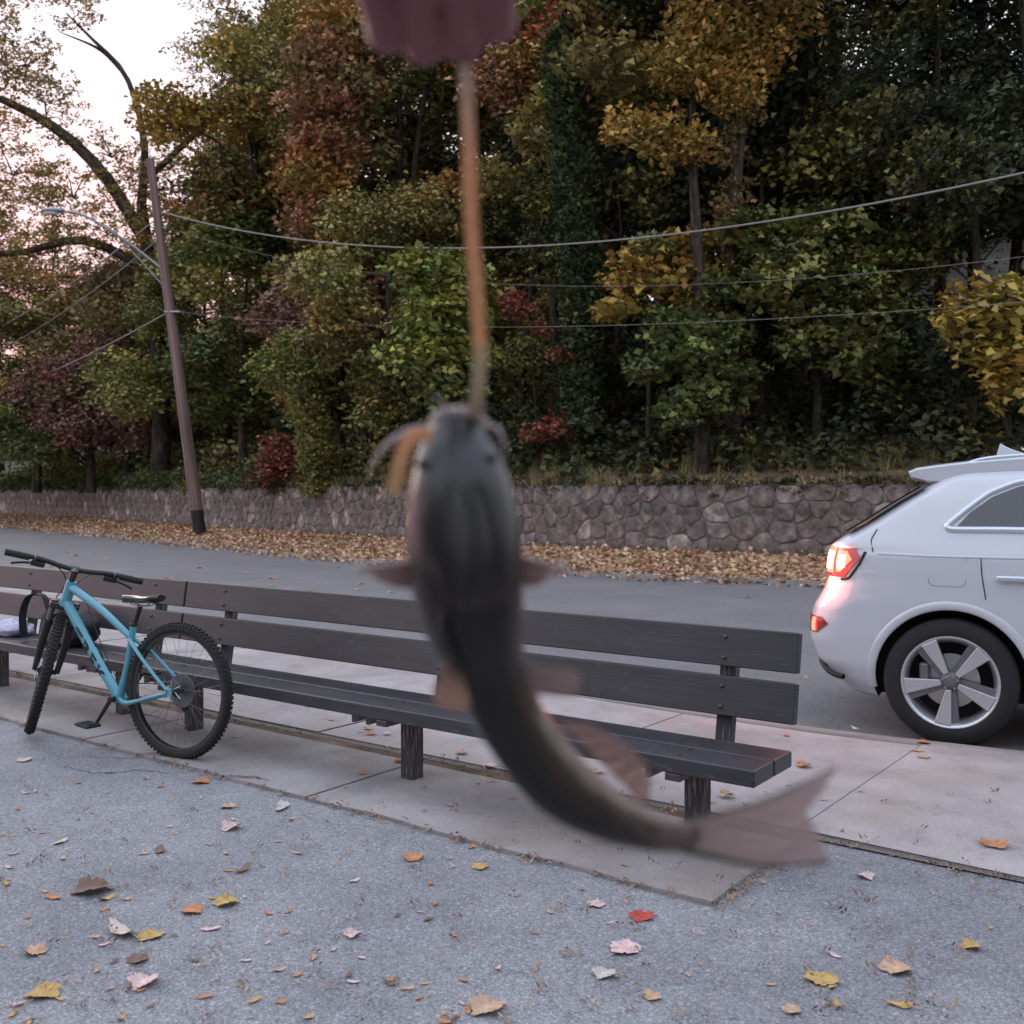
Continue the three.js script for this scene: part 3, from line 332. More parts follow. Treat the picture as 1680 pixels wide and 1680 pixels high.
tree({ name: 'red_bush', label: 'small crimson bush on the wall right of the utility pole', category: 'shrub', x: px(462, 31.5), D: 31.5, h: 1.9, tr: 0.04, puffs: [[0, 1.0, 0, 0.5], [0.3, 0.7, 0.2, 0.4], [-0.3, 0.6, 0.2, 0.4], [0.05, 1.5, 0, 0.35]], pal: PAL.red, n: 90, ls: 0.7 });
tree({ name: 'red_leaved_seedling', label: 'bright red leaf spray low against the wall right of the catfish', category: 'shrub', x: px(897, 23.6), D: 23.6, h: 1.6, tr: 0.02, puffs: [[0, 1.2, 0, 0.24], [0.3, 1.05, 0, 0.2], [-0.25, 1.1, 0, 0.18]], pal: PAL.red, n: 24, ls: 0.55 });
tree({ name: 'red_creeper', label: 'red creeper leaves hanging by the ivy beside the strap', category: 'creeper', x: px(880, 24.2), D: 24.2, h: 4.6, tr: 0.02, puffs: [[-0.5, 3.9, 0.3, 0.28], [0.2, 3.4, 0.3, 0.25], [0.6, 2.9, 0.3, 0.2]], pal: PAL.red, n: 30, ls: 0.55 });
// big open-branched tree behind the pole, limbs against the sky
{ const g = base('open_branched_tree', 'half-bare tree with dark limbs against the pale sky behind the utility pole', 'tree'); const D = 40, x = px(262, D); g.position.set(x, hillY(x, -D) - 0.2, -D); const R = rng(404), wood = [];
  const L = (p, r) => wood.push(taper(p.map((q) => V(...q)), r, 12, 8));
  L([[0, 0, 0], [0.1, 4, 0], [-0.2, 8, 0.1], [-0.6, 11.2, 0.1]], [0.42, 0.34, 0.28, 0.2]);
  L([[-0.4, 9.6, 0.1], [-1.8, 12.0, 0.4], [-3.6, 13.8, 0.6], [-6.6, 15.2, 1.0], [-9, 15.6, 1.2]], [0.26, 0.24, 0.19, 0.12, 0.05]);
  L([[-0.6, 11, 0.1], [-0.5, 13.4, 0], [-1.3, 16.2, -0.2], [-2.6, 17.6, -0.3], [-3.6, 18.6, -0.3]], [0.2, 0.15, 0.11, 0.08, 0.03]);
  L([[-1.3, 16.2, -0.2], [-2.4, 17.3, -0.6], [-4.2, 18.2, -1]], [0.08, 0.06, 0.02]);
  L([[-0.2, 8.5, 0.1], [-2.6, 9.6, 0.6], [-5.2, 9.0, 1], [-8, 9.4, 1.2]], [0.2, 0.17, 0.12, 0.04]);
  L([[-0.5, 12.0, 0], [1.2, 13.4, 0.3], [3.2, 15.2, 0.5], [4.8, 17.2, 0.6]], [0.14, 0.12, 0.08, 0.03]);
  L([[0, 9, 0], [1.6, 10.6, -0.3], [3.6, 11.4, -0.5]], [0.16, 0.12, 0.05]);
  const tips = [[-4, 14.2, 0.6, 1.3], [-6.2, 15.2, 0.9, 1.4], [-8.5, 15.6, 1.2, 1.5], [-7.4, 13.2, 1, 1.5], [-5.2, 12, 0.8, 1.3], [-3, 11.2, 0.6, 1.3], [-9, 12, 1, 1.6], [-6.4, 9.4, 1, 1.4], [-3.6, 9.1, 0.8, 1.2], [-1, 10.4, 0.4, 1.2], [0.6, 12.4, 0.3, 1.3], [2.4, 14.6, 0.5, 1.1], [4.2, 16.6, 0.6, 1.4], [3.2, 11.6, -0.4, 1.3], [-0.2, 14.2, 0, 0.7], [-7.8, 17.4, 1.2, 1.4], [-9.6, 18, 1, 1.4], [5.2, 18.4, 0.6, 1.5], [-6, 17.2, 0.6, 1.4], [-4.8, 16.3, 0.4, 1.1], [-3.4, 19, 0, 1.2], [-7, 19.4, 0.8, 1.4], [2.2, 16.6, 0.2, 1.2], [2.8, 18.4, 0.4, 1.1], [-1.6, 12.8, 0.4, 0.9], [-8.6, 8, 1, 1.4], [0.6, 9.4, 0.4, 1.2]];
  for (const t of tips) for (let k = 0; k < 4; k++) { const a = V(t[0], t[1], t[2]), b = a.clone().add(V((R() - 0.5) * 2.6, (R() - 0.35) * 1.8, (R() - 0.5) * 2)); wood.push(taper([a, a.clone().lerp(b, 0.5).add(V(0, 0.15, 0)), b], [0.035, 0.024, 0.01], 4, 5)); }
  mesh('trunk', wood, M.bark, g); const spots = []; for (const [a, b, c, r] of tips) { const m = Math.round((b > 13 ? 40 : 46) * r * r); for (let i = 0; i < m; i++) { const th = R() * 6.283, u = R() * 2 - 1, s = Math.sqrt(1 - u * u), rr = r * 1.4 * Math.cbrt(R()); spots.push([a + Math.cos(th) * s * rr, b + u * rr * 0.8, c + Math.sin(th) * s * rr, 0.45 + R() * 0.4, R() < 0.25 ? PAL.amber : PAL.bronze]); } } crownMesh('crown', spots, twigs[2], g, 4242, M.thinLeaf); }
// the wood behind, tree by tree
const FILL = [ // bearing px, distance, height, crown radius across, up, palette
  [-60, 46, 11, 3.2, 4, 'olive', 'amber'], [60, 52, 10.5, 3.6, 3.6, 'amber', 'olive'], [180, 54, 9.6, 3.4, 3.6, 'olive', 'bronze'], [250, 48, 9.6, 3.0, 3.6, 'bronze', 'plum'], [330, 45, 10.4, 3.0, 4, 'olive', 'gold'], [0, 62, 11, 4, 4, 'brown', 'amber'], [120, 66, 11, 4, 4, 'olive', 'rust'], [300, 60, 12, 4.2, 5, 'bronze', 'olive'],
  [470, 54, 20, 4.0, 7, 'amber', 'bronze'], [375, 41, 11.5, 2.8, 4.4, 'olive', 'bronze'], [455, 47, 16, 3.2, 6.0, 'bronze', 'gold'], [515, 44, 18.5, 4.0, 7, 'brown', 'amber'], [570, 40, 17, 4.0, 6.6, 'bronze', 'rust'], [620, 42, 19, 4.4, 7, 'olive', 'brown'], [640, 36, 15, 3.6, 5.6, 'brown', 'olive'], [690, 34, 15, 3.6, 5.6, 'bronze', 'brown'], [720, 42, 19, 4.6, 7.4, 'brown', 'rust'], [770, 33, 14, 3.4, 5.4, 'olive', 'brown'], [800, 38, 18, 4.2, 7, 'bronze', 'olive'], [850, 32, 14.5, 3.4, 5.6, 'olive', 'brown'], [900, 38, 18, 4.2, 7, 'brown', 'amber'], [960, 33, 15.5, 3.6, 6, 'dark', 'brown'], [1000, 30, 13.5, 3.2, 5.2, 'dark', 'olive'], [1040, 36, 18, 4.2, 7, 'olive', 'amber'], [1090, 30, 13, 3.2, 5, 'dark', 'olive'], [1150, 34, 17, 4, 6.6, 'dark', 'olive'], [1200, 29, 13.5, 3.3, 5.4, 'dark', 'green'], [1270, 32, 16.5, 4, 6.4, 'dark', 'olive'], [1310, 27, 13, 3.2, 5.4, 'dark', 'olive'], [1380, 31, 16, 4, 6.4, 'dark', 'brown'], [1420, 26, 12.5, 3.2, 5.2, 'dark', 'olive'], [1490, 30, 16, 4, 6.4, 'dark', 'olive'], [1540, 25, 11.5, 3, 4.6, 'dark', 'olive'], [1600, 30, 15.5, 3.8, 6, 'dark', 'brown'], [1660, 24, 11.5, 3, 4.6, 'dark', 'olive'], [1740, 27, 15, 4, 6, 'dark', 'olive'],
  [1480, 22.5, 8, 2.2, 3.0, 'dark', 'olive'], [1590, 20.6, 7, 1.9, 2.4, 'dark', 'olive'], [1250, 23.5, 8, 2.0, 3.0, 'dark', 'green'], [1010, 25.5, 7.5, 1.9, 2.8, 'dark', 'green'], [860, 27.5, 7, 2.0, 2.6, 'olive', 'bronze'], [650, 28.5, 7.5, 2.0, 2.8, 'olive', 'bronze'], [560, 33, 8, 2.4, 3, 'bronze', 'olive'], [400, 36, 8.5, 2.6, 3.2, 'green', 'olive'], [310, 38, 8, 2.6, 3, 'olive', 'green'], [210, 43, 8.5, 3, 3.4, 'brown', 'plum'], [60, 45, 8, 3, 3.2, 'olive', 'dark'], [-40, 50, 9, 3.2, 3.6, 'rust', 'olive'],
];
const words = { olive: 'olive', amber: 'amber-brown', bronze: 'bronze-green', brown: 'dull brown', dark: 'dark green', rust: 'rusty', green: 'mid green' };
const PLACES = [[30, 'at the far left edge'], [200, 'left of the utility pole'], [320, 'behind the utility pole'], [450, 'between the pole and the ivy-clad trunk'], [560, 'right of the ivy-clad trunk'], [680, 'left of the orange strap'], [820, 'behind the orange strap'], [930, 'just right of the orange strap'], [1060, 'under the orange treetop'], [1180, 'around the yellow crown'], [1300, 'right of the slender grey trunk'], [1450, 'above the tail lamp of the car'], [1580, 'above the rear window of the car'], [9999, 'above the roof of the car']];
{ const protos = {}, seen = {}, R = rng(1312), count = {};
  for (const [p, D, h, rx, ry, a, b] of FILL) { const low = h <= 9, place = PLACES.find(([q]) => p < q)[1]; let label = low ? `low ${words[a]} understorey tree ${place}` : `tall ${words[a]} tree in the wood ${place}`; if (seen[label]) label += seen[label] === 1 ? ', farther back' : ', farthest back'; seen[label.split(',')[0]] = (seen[label.split(',')[0]] || 0) + 1;
    const group = low ? 'understorey trees behind the wall' : 'tall trees of the hillside wood', n = count[a + low] = (count[a + low] || 0) + 1, key = a + low + (n % 3 === 0 ? 1 : 0), x = px(p, D), z = -D;
    const H0 = low ? 8 : 16, RX = low ? 2.3 : 4, RY = low ? 3.4 : 7.3; let t = protos[key];
    if (!t) { t = protos[key] = tree({ name: low ? 'understorey_tree' : 'wood_tree', label, group, x, D, h: H0, rx: RX, ry: RY, cy: H0 - RY * 0.85, k: low ? 12 : 19, pal: PAL[a], mix: a === 'dark' ? PAL[b].map((c) => c.map((w) => w * 0.55)) : PAL[b], n: low ? 320 : a === 'dark' ? 500 : 680, tr: 0.009 * H0 + 0.05, bark: n % 2 ? M.bark : M.paleBark }); }
    else { t = t.clone(); t.name = numbered(low ? 'understorey_tree' : 'wood_tree'); scene.add(t); tag(t, label, 'tree', group); t.position.set(x, hillY(x, z) - 0.15, z); }
    t.rotation.y = R() * 6.283; t.scale.set(rx / RX, h / H0, rx / RX); } }
for (const [p, D, h, pal, label] of [[-30, 52, 16, 'rust', 'thin rusty tree with sky showing through at the left edge'], [95, 60, 15.5, 'bronze', 'thin bronze tree with sky showing through left of the lamp']]) tree({ name: 'sparse_tree', label, x: px(p, D), D, h, rx: 3.4, ry: 4.6, cy: h - 4.4, k: 20, pal: PAL[pal], mix: PAL.amber, n: 300, ls: 0.85, tr: 0.2 });
// unseen trees and shrubs added behind the viewer as dark reflections for fish and car
{ const src = scene.children.find((o) => o.name === 'wood_tree'); [[-14, 13, 1.0], [-6.5, 11.5, 1.1], [1, 13, 0.95], [7.5, 11, 1.1], [14.5, 9, 1.0], [-20, 6, 1.05], [20, 3, 1.1]].forEach(([x, z, k], i) => { const t = src.clone(); t.name = numbered('added_tree'); scene.add(t); t.position.set(x, -0.3, z); t.scale.set(1.05 * k, 0.72 * k, 1.05 * k); t.rotation.y = i * 1.7; tag(t, `tree added out of view behind the viewer for dark reflections, ${['first', 'second', 'third', 'fourth', 'fifth', 'sixth', 'seventh'][i]} planted`, 'tree', 'trees added behind the viewer for dark reflections'); });
  const low = scene.children.find((o) => o.name === 'understorey_tree'); for (let i = 0; i < 11; i++) { const a = lerp(-1.15, 1.15, i / 10), t = low.clone(); t.name = numbered('added_shrub'); scene.add(t); t.position.set(Math.sin(a) * 12, -0.3, Math.cos(a) * 11 - 1); t.scale.set(1.1, 0.62, 1.1); t.rotation.y = i * 2.1; tag(t, `low shrub added out of view behind the viewer for dark reflections, ${['first', 'second', 'third', 'fourth', 'fifth', 'sixth', 'seventh', 'eighth', 'ninth', 'tenth', 'eleventh'][i]} from the bench side`, 'shrub', 'shrubs added behind the viewer for dark reflections'); } }
// far woods beyond the crest that close the view between the trunks
{ const R = rng(909), spots = []; for (let i = 0; i < 4200; i++) { const p = lerp(260, 1900, Math.pow(R(), 1.6)), D = lerp(50, 78, R()), x = px(p, D), y = hillY(x, -D); spots.push([x, y + R() * (p < 430 ? 5 : 11), -D, 1.7 + R() * 0.8, p > 1000 ? PAL.dark : R() < 0.5 ? PAL.bronze : PAL.brown]); } const w = leaves('far_wood', spots, twigs[0], null, 66); w.name = numbered('far_wood'); tag(w, 'distant mass of autumn leaves filling the gaps between the trunks', 'woodland', null, 'stuff'); }
// ivy and weeds along the top of the wall
{ const R = rng(51), spots = [], dry = []; for (let i = 0; i < 5200; i++) { const t = lerp(0.2, 0.86, Math.pow(R(), 0.9)), d = VERGE + 0.02 + R() * R() * 3.2, p = away(farEdge, t, d), left = smooth(0.50, 0.66, t); const y = (d < VERGE + 0.9 ? WALLBASE + WALLH : hillY(p.x, p.z)) + R() * (0.10 + 0.45 * left) - (d < VERGE + 0.15 ? R() * 0.22 : 0); if (left < 0.3 && R() < 0.55) continue; const pal = R() < left * 0.85 ? (R() < 0.5 ? PAL.ivy : PAL.green) : R() < 0.4 ? PAL.dark : PAL.brown.map((c) => c.map((w) => w * 0.6)); spots.push([p.x, y, p.z, (left < 0.3 ? 0.45 : 0.7) + R() * 0.6, pal]); } const w = leaves('ground_cover', spots, ivyTwig, null, 67); w.name = numbered('ground_cover'); tag(w, 'ivy and weeds creeping along the top of the stone wall', 'ground cover', null, 'stuff');
  // understorey leaves on the slope
  const low = []; for (let i = 0; i < 4200; i++) { const t = lerp(0.08, 0.84, R()), d = VERGE + 1 + R() * R() * 30, q = away(farEdge, t, d); low.push([q.x, hillY(q.x, q.z) + R() * R() * 1.4, q.z, 0.8 + R() * 0.6, t < 0.5 ? (R() < 0.85 ? PAL.dark : PAL.olive.map((c) => c.map((w) => w * 0.6))) : R() < 0.4 ? PAL.green : R() < 0.6 ? PAL.olive : PAL.brown]); } const u = leaves('undergrowth', low, twigs[1], null, 68); u.name = numbered('undergrowth'); tag(u, 'low undergrowth covering the slope beneath the trees', 'undergrowth', null, 'stuff');
  // dry grass blades on the wall top
  const blade = new THREE.BufferGeometry(); { const P = []; const Rb = rng(3); for (let k = 0; k < 14; k++) { const a = Rb() * 6.283, r = Rb() * 0.12, x = Math.cos(a) * r, z = Math.sin(a) * r, h = 0.22 + Rb() * 0.3, bx_ = (Rb() - 0.5) * 0.3, bz = (Rb() - 0.5) * 0.3, w = 0.008; P.push(x - w, 0, z, x + w, 0, z, x + bx_ * 0.5, h * 0.7, z + bz * 0.5, x + w * 0.5 + bx_ * 0.5, h * 0.7, z + bz * 0.5, x - w * 0.5 + bx_ * 0.5, h * 0.7, z + bz * 0.5, x + bx_, h, z + bz); } blade.setAttribute('position', new THREE.Float32BufferAttribute(P, 3)); blade.computeVertexNormals(); }
  const gr = []; for (let i = 0; i < 3600; i++) { const t = lerp(0.16, 0.80, Math.pow(R(), 1.2)), d = VERGE + 0.05 + R() * 2.2, q = away(farEdge, t, d); gr.push([q.x, (d < VERGE + 0.9 ? WALLBASE + WALLH - 0.06 : hillY(q.x, q.z)), q.z, 0.5 + R() * 0.6, R() < 0.5 ? PAL.bronze : PAL.brown]); } const w2 = leaves('dry_grass', gr, blade, null, 69); w2.name = numbered('dry_grass'); tag(w2, 'dry brown-green grass tufts along the wall top', 'grass', null, 'stuff'); }
// leaf litter on the verge
const litterPal = [[0.50, 0.31, 0.19], [0.42, 0.25, 0.16], [0.58, 0.40, 0.27], [0.32, 0.20, 0.13], [0.52, 0.36, 0.19]];
{ const clump = nn(mergeGeometries([0, 1, 2, 3, 4, 5].map((k) => { const R = rng(300 + k); return twig(200 + k, 1, 0.095, 0.075, 0, 0).rotateX((R() - 0.5) * 0.22).translate((R() - 0.5) * 0.4, 0.01, (R() - 0.5) * 0.4); }))); const R = rng(71), s = []; for (let i = 0; i < 9000; i++) { const t = lerp(0.14, 0.92, Math.pow(R(), 0.8)), d = 0.05 - 0.7 * R() ** 3 + R() ** 1.2 * (VERGE + 0.05), p = away(farEdge, t, d); const v = clamp((d - 0.1) / (VERGE + 0.2)); s.push([p.x, d < 0 ? ROADY + 0.01 : 0.03 + v * WALLBASE + (fbm(p.x * 1.2, p.z * 1.2, 3) - 0.5) * 0.06, p.z, 0.8 + R() * 0.5, litterPal]); } 
  const im = leaves('leaf_litter', s, clump, null, 72); im.name = numbered('leaf_litter'); tag(im, 'carpet of brown and orange fallen leaves along the verge below the wall', 'leaf litter', null, 'stuff') }
// ---------- utility pole with street lamp, and its wires ----------
const poleTex = tex(256, (u, v) => { const s = N1(u * 50, v * 4, 256), a = tfbm(u, v, 6, 3), k = 0.66 + (s - 0.5) * 0.35 + (a - 0.5) * 0.3; return [k * 1.04, k * 0.95, k * 0.92]; });
M.poleWood = std({ map: rep(poleTex, 1), color: lin(0.40, 0.33, 0.32), roughness: 0.95, bumpMap: rep(poleTex, 1), bumpScale: 0.008 });
M.poleBase = std({ map: rep(poleTex, 1), color: lin(0.05, 0.042, 0.04), roughness: 0.9 });
M.galv = std({ color: lin(0.32, 0.33, 0.37), roughness: 0.45, metalness: 0.7 });
M.lampGlass = phy({ color: lin(0.6, 0.62, 0.68), roughness: 0.25, clearcoat: 0.5 });
M.wire = std({ color: lin(0.26, 0.25, 0.25), roughness: 0.5 });
const poleD = 31.5, poleX = px(328, poleD), poleTop = V(px(250, 31.5), 11.6, -31.5), poleFoot = V(poleX, 0.12, -poleD), onPole = (y) => poleFoot.clone().lerp(poleTop, (y - 0.12) / (11.6 - 0.12));
{ const g = base('utility_pole', 'leaning wooden utility pole with a street lamp arm on the leafy verge', 'utility pole');
  const shaft = mesh('shaft', rod(onPole(0.9), poleTop, 0.19, 0.12, 18), M.poleWood, g); mesh('tarred_foot', rod(onPole(-0.2), onPole(0.905), 0.205, 0.192, 18), M.poleBase, g);
  const a = onPole(8.2), tip = V(px(108, 30.5), 9.75, -30.5); mesh('lamp_arm', [tube([a, a.clone().lerp(tip, 0.4).add(V(0, 0.22, 0)), tip.clone().add(V(0.5, -0.08, 0)), tip], 0.04, 24, 8), tube([a.clone().add(V(0, -0.5, 0)), a.clone().lerp(tip, 0.4).add(V(0, 0.12, 0))], 0.022, 8, 6)], M.galv, g);
  const head = mesh('lamp_head', lathe([[0.001, -0.05], [0.10, -0.04], [0.17, 0], [0.14, 0.07], [0.06, 0.1], [0.001, 0.105]], 24).scale(2.2, 1, 1), M.galv, g); head.position.copy(tip).add(V(-0.3, 0, 0)); const gl = mesh('lamp_lens', new THREE.SphereGeometry(0.12, 16, 8, 0, 6.283, 1.57, 1.2).scale(2, 0.7, 1), M.lampGlass, head); gl.position.set(-0.06, -0.035, 0);
  for (const y of [9.95, 9.5, 6.95]) { const p = onPole(y); const b = mesh('insulator', lathe([[0.001, 0], [0.05, 0.01], [0.03, 0.05], [0.055, 0.07], [0.03, 0.11], [0.001, 0.12]], 12).rotateZ(-1.57), M.galv, g); b.position.copy(p).add(V(0.14, 0, 0.05)); }
  mesh('bracket', rb(0.5, 0.05, 0.05, 0.01), M.galv, g).position.copy(onPole(6.95)).add(V(0.1, 0, 0.12)); }
function wire(label, a, b, sag, r) { const pts = []; for (let i = 0; i <= 24; i++) { const t = i / 24, p = a.clone().lerp(b, t); p.y -= sag * 4 * t * (1 - t); pts.push(p); } tag(mesh('power_line', tube(pts, r, 64, 6), M.wire, scene), label, 'cable', 'overhead lines on the utility pole'); }
wire('thick uppermost power line crossing in front of the wood', onPole(9.95).add(V(0.25, 0, 0.1)), V(14, 7.4, -12), 1.95, 0.017);
wire('thin middle power line below the thick one', onPole(9.5).add(V(0.25, 0, 0.1)), V(14, 5.6, -12), 1.75, 0.0035);
wire('thin lowest power line crossing the wood', onPole(6.95).add(V(0.25, 0, 0.1)), V(14, 4.5, -12), 0.75, 0.0045);
wire('upper cable running from the pole towards the far left distance', onPole(9.7).add(V(-0.1, 0, 0.1)), V(-35.4, 9.6, -61), 0.9, 0.022);
wire('middle cable running from the pole towards the far left distance', onPole(9.1).add(V(-0.1, 0, 0.1)), V(-35.4, 8.4, -61), 1.0, 0.015);
wire('lower cable running from the pole towards the far left distance', onPole(6.9).add(V(-0.1, 0, 0.1)), V(-35.4, 6.4, -61), 0.7, 0.02);
// ---------- mountain bike ----------
const font = await new FontLoader().loadAsync('fonts/droid/droid_sans_bold.typeface.json');
M.teal = phy({ color: lin(0.085, 0.33, 0.42), roughness: 0.34, clearcoat: 0.8, clearcoatRoughness: 0.15 });
M.black = std({ color: lin(0.016, 0.016, 0.018), roughness: 0.45 });
M.blackGloss = phy({ color: lin(0.014, 0.014, 0.016), roughness: 0.3, clearcoat: 0.6 });
M.rubber = std({ color: lin(0.022, 0.021, 0.022), roughness: 0.85 });
M.sidewall = std({ color: lin(0.03, 0.029, 0.03), roughness: 0.7 });
M.steel = std({ color: lin(0.42, 0.42, 0.44), roughness: 0.32, metalness: 0.9 });
M.darkSteel = std({ color: lin(0.16, 0.16, 0.18), roughness: 0.4, metalness: 0.8 });
M.letter = std({ color: lin(0.012, 0.012, 0.014), roughness: 0.5 });
{ const bike = base('bicycle', 'turquoise hardtail mountain bike standing in front of the farther bench', 'bicycle');
  const bear = -64 * Math.PI / 180, lean = 2.5 * Math.PI / 180, r = 0.378;
  bike.position.set(-1.865, 0.005, -5.69);
  // local x forward, y up, z to the rider's right
  bike.quaternion.setFromRotationMatrix(new THREE.Matrix4().makeBasis(V(Math.sin(bear), 0, -Math.cos(bear)), UP, V(Math.cos(bear), 0, Math.sin(bear)))).multiply(new THREE.Quaternion().setFromAxisAngle(V(1, 0, 0), lean));
  const ra = V(0, r, 0), bb = V(0.45, 0.30, 0), sj = V(0.375, 0.655, 0), st = V(0.355, 0.72, 0), ht = V(0.868, 0.945, 0), hb = V(0.912, 0.822, 0), ax = hb.clone().sub(ht).normalize();
  const oval = (a, b, r1, r2, k = 1.25) => { const g = rod(a, b, r1, r2, 18); return g; };
  const frame = mesh('frame', [
    taper([ht.clone().addScaledVector(ax, 0.02), ht.clone().lerp(sj, 0.5).add(V(0.006, 0.008, 0)), sj], [0.025, 0.023, 0.018], 16, 14),
    taper([hb.clone().addScaledVector(ax, -0.015), hb.clone().lerp(bb, 0.5), bb], [0.029, 0.030, 0.028], 22, 16),
    taper([bb, bb.clone().lerp(st, 0.5).add(V(-0.012, 0, 0)), st], [0.021, 0.019, 0.019], 12, 14),
    rod(ht.clone().addScaledVector(ax, -0.012), hb.clone().addScaledVector(ax, 0.012), 0.030, 0.032, 20), rod(V(bb.x, bb.y, -0.038), V(bb.x, bb.y, 0.038), 0.026, 0.026, 20),
    ...[-1, 1].flatMap((k) => [taper([V(bb.x - 0.02, bb.y, k * 0.022), V(bb.x - 0.1, bb.y - 0.012, k * 0.05), V(0.16, 0.335, k * 0.062), V(0.02, r - 0.004, k * 0.068)], [0.015, 0.013, 0.011, 0.011], 14, 10), taper([V(sj.x - 0.008, sj.y - 0.01, k * 0.018), V(0.27, 0.58, k * 0.046), V(0.11, 0.455, k * 0.066), V(0.02, r + 0.01, k * 0.068)], [0.013, 0.011, 0.010, 0.010], 14, 10), rb(0.05, 0.045, 0.008, 0.003, 0.01, r, k * 0.068)]),
    rod(V(0.30, 0.605, -0.045), V(0.30, 0.605, 0.045), 0.008, 0.008, 8)], M.teal, bike);
  // lettering along both sides of the down tube
  for (const k of [-1, 1]) { const t = new TextGeometry('TREK', { font, size: 0.062, depth: 0.004, curveSegments: 4 }); t.computeBoundingBox(); const bbx = t.boundingBox, wT = bbx.max.x - bbx.min.x; t.translate(-wT / 2 - bbx.min.x, -0.031, 0); t.scale(1.75, 1, 1);
    const dir = bb.clone().sub(hb).normalize(); if (k > 0) dir.negate(); const n = V(-dir.y, dir.x, 0), out = V(0, 0, k); // wrap round the tube
    const p = t.attributes.position, c = hb.clone().lerp(bb, 0.52); if (k < 0) n.copy(V(dir.y, -dir.x, 0)).negate(); const up = out.clone().cross(dir).normalize();
    for (let i = 0; i < p.count; i++) { const a = p.getX(i), v = p.getY(i), d = p.getZ(i), th = v / 0.031 - (k < 0 ? 0.35 : -0.35), R = 0.0305 + d; const q = c.clone().addScaledVector(dir, a).addScaledVector(up, Math.sin(th) * R).addScaledVector(out, Math.cos(th) * R); p.setXYZ(i, q.x, q.y, q.z); } t.computeVertexNormals(); mesh('lettering', t, M.letter, frame); }
  // wheels
  function wheel(parent, rear) { const w = new THREE.Group(); w.name = rear ? 'rear_wheel' : 'front_wheel'; parent.add(w); const R0 = r - 0.030;
    mesh('tyre', new THREE.TorusGeometry(R0, 0.0265, 14, 72), M.rubber, w);
    const kn = [], kb = new THREE.BoxGeometry(0.0085, 0.013, 0.012); const n = 84; for (let i = 0; i < n; i++) { const a = i / n * 6.2832; for (const [z, tilt, da] of [[-0.021, -0.7, 0.5], [-0.007, -0.2, 0], [0.007, 0.2, 0], [0.021, 0.7, 0.5]]) { const q = kb.clone(); q.rotateX(0); const rr = R0 + Math.sqrt(0.0265 ** 2 - z * z) + 0.002; q.applyMatrix4(new THREE.Matrix4().makeRotationX(tilt)); q.rotateZ(0); q.translate(0, rr, z); q.rotateZ(a + da / n * 6.2832); kn.push(q); } }
    const kk = mesh('tread', kn, M.rubber, w); kk.userData.kind = 'stuff';
    const rp = [[R0 - 0.033, -0.014], [R0 - 0.033, 0.014], [R0 - 0.012, 0.017], [R0 - 0.008, 0.013], [R0 - 0.008, -0.013], [R0 - 0.012, -0.017], [R0 - 0.033, -0.014]]; mesh('rim', lathe(rp, 72).rotateX(Math.PI / 2), M.blackGloss, w);
    const sp = []; for (let i = 0; i < 32; i++) { const a = i / 32 * 6.2832, k = i % 2 ? 1 : -1, b = a + ((i >> 1) % 2 ? 1 : -1) * 1.15; sp.push(rod(V(Math.cos(b) * 0.026, Math.sin(b) * 0.026, k * 0.03), V(Math.cos(a) * (R0 - 0.03), Math.sin(a) * (R0 - 0.03), 0), 0.0011, 0.0011, 4)); } mesh('spokes', sp, M.darkSteel, w).userData.kind = 'stuff';
    mesh('hub', [lathe([[0.001, -0.06], [0.014, -0.06], [0.014, -0.04], [0.030, -0.036], [0.030, -0.030], [0.018, -0.02], [0.018, 0.02], [0.030, 0.030], [0.030, 0.036], [0.014, 0.04], [0.014, 0.06], [0.001, 0.06]], 20).rotateX(Math.PI / 2)], M.black, w);
    // brake disc on the left side
    const disc = new THREE.Shape(); disc.absarc(0, 0, 0.085, 0, 6.2832); const ho = new THREE.Path(); ho.absarc(0, 0, 0.066, 0, 6.2832, true); disc.holes.push(ho); const arms = []; for (let i = 0; i < 6; i++) { const a = i / 6 * 6.2832; arms.push(rod(V(Math.cos(a) * 0.02, Math.sin(a) * 0.02, -0.05), V(Math.cos(a + 0.5) * 0.068, Math.sin(a + 0.5) * 0.068, -0.05), 0.004, 0.004, 6)); }
    mesh('brake_disc', [new THREE.ExtrudeGeometry(disc, { depth: 0.002, bevelEnabled: false, curveSegments: 32 }).translate(0, 0, -0.051), ...arms], M.steel, w);
    if (rear) { const cs = []; for (let i = 0; i < 9; i++) { const R1 = 0.093 - i * 0.008; cs.push(lathe([[0.018, 0], [R1, 0], [R1 + 0.003, 0.001], [R1, 0.002], [0.018, 0.002]], 32).rotateX(Math.PI / 2).translate(0, 0, 0.020 + i * 0.0042)); } mesh('cassette', cs, M.darkSteel, w); }
    return w; }
  const rw = wheel(bike, true); rw.position.copy(ra);
  // front end turns round the steering axis
  const steer = new THREE.Group(); steer.name = 'fork'; bike.add(steer); steer.position.copy(hb); const q0 = new THREE.Quaternion().setFromUnitVectors(V(0, -1, 0), ax); steer.quaternion.copy(q0).multiply(new THREE.Quaternion().setFromAxisAngle(V(0, 1, 0), -42 * Math.PI / 180));
  // steer frame: y up along the axis, x forward, z right
  const len = (hb.y - r) / -ax.y - 0.012, off = 0.048;
  mesh('fork_crown', [rb(0.05, 0.042, 0.165, 0.012, 0.012, -0.022, 0), ...[-1, 1].map((k) => rod(V(off * 0.35, -0.03, k * 0.062), V(off * 0.35, 0.008, k * 0.062), 0.024, 0.021, 14))], M.blackGloss, steer);
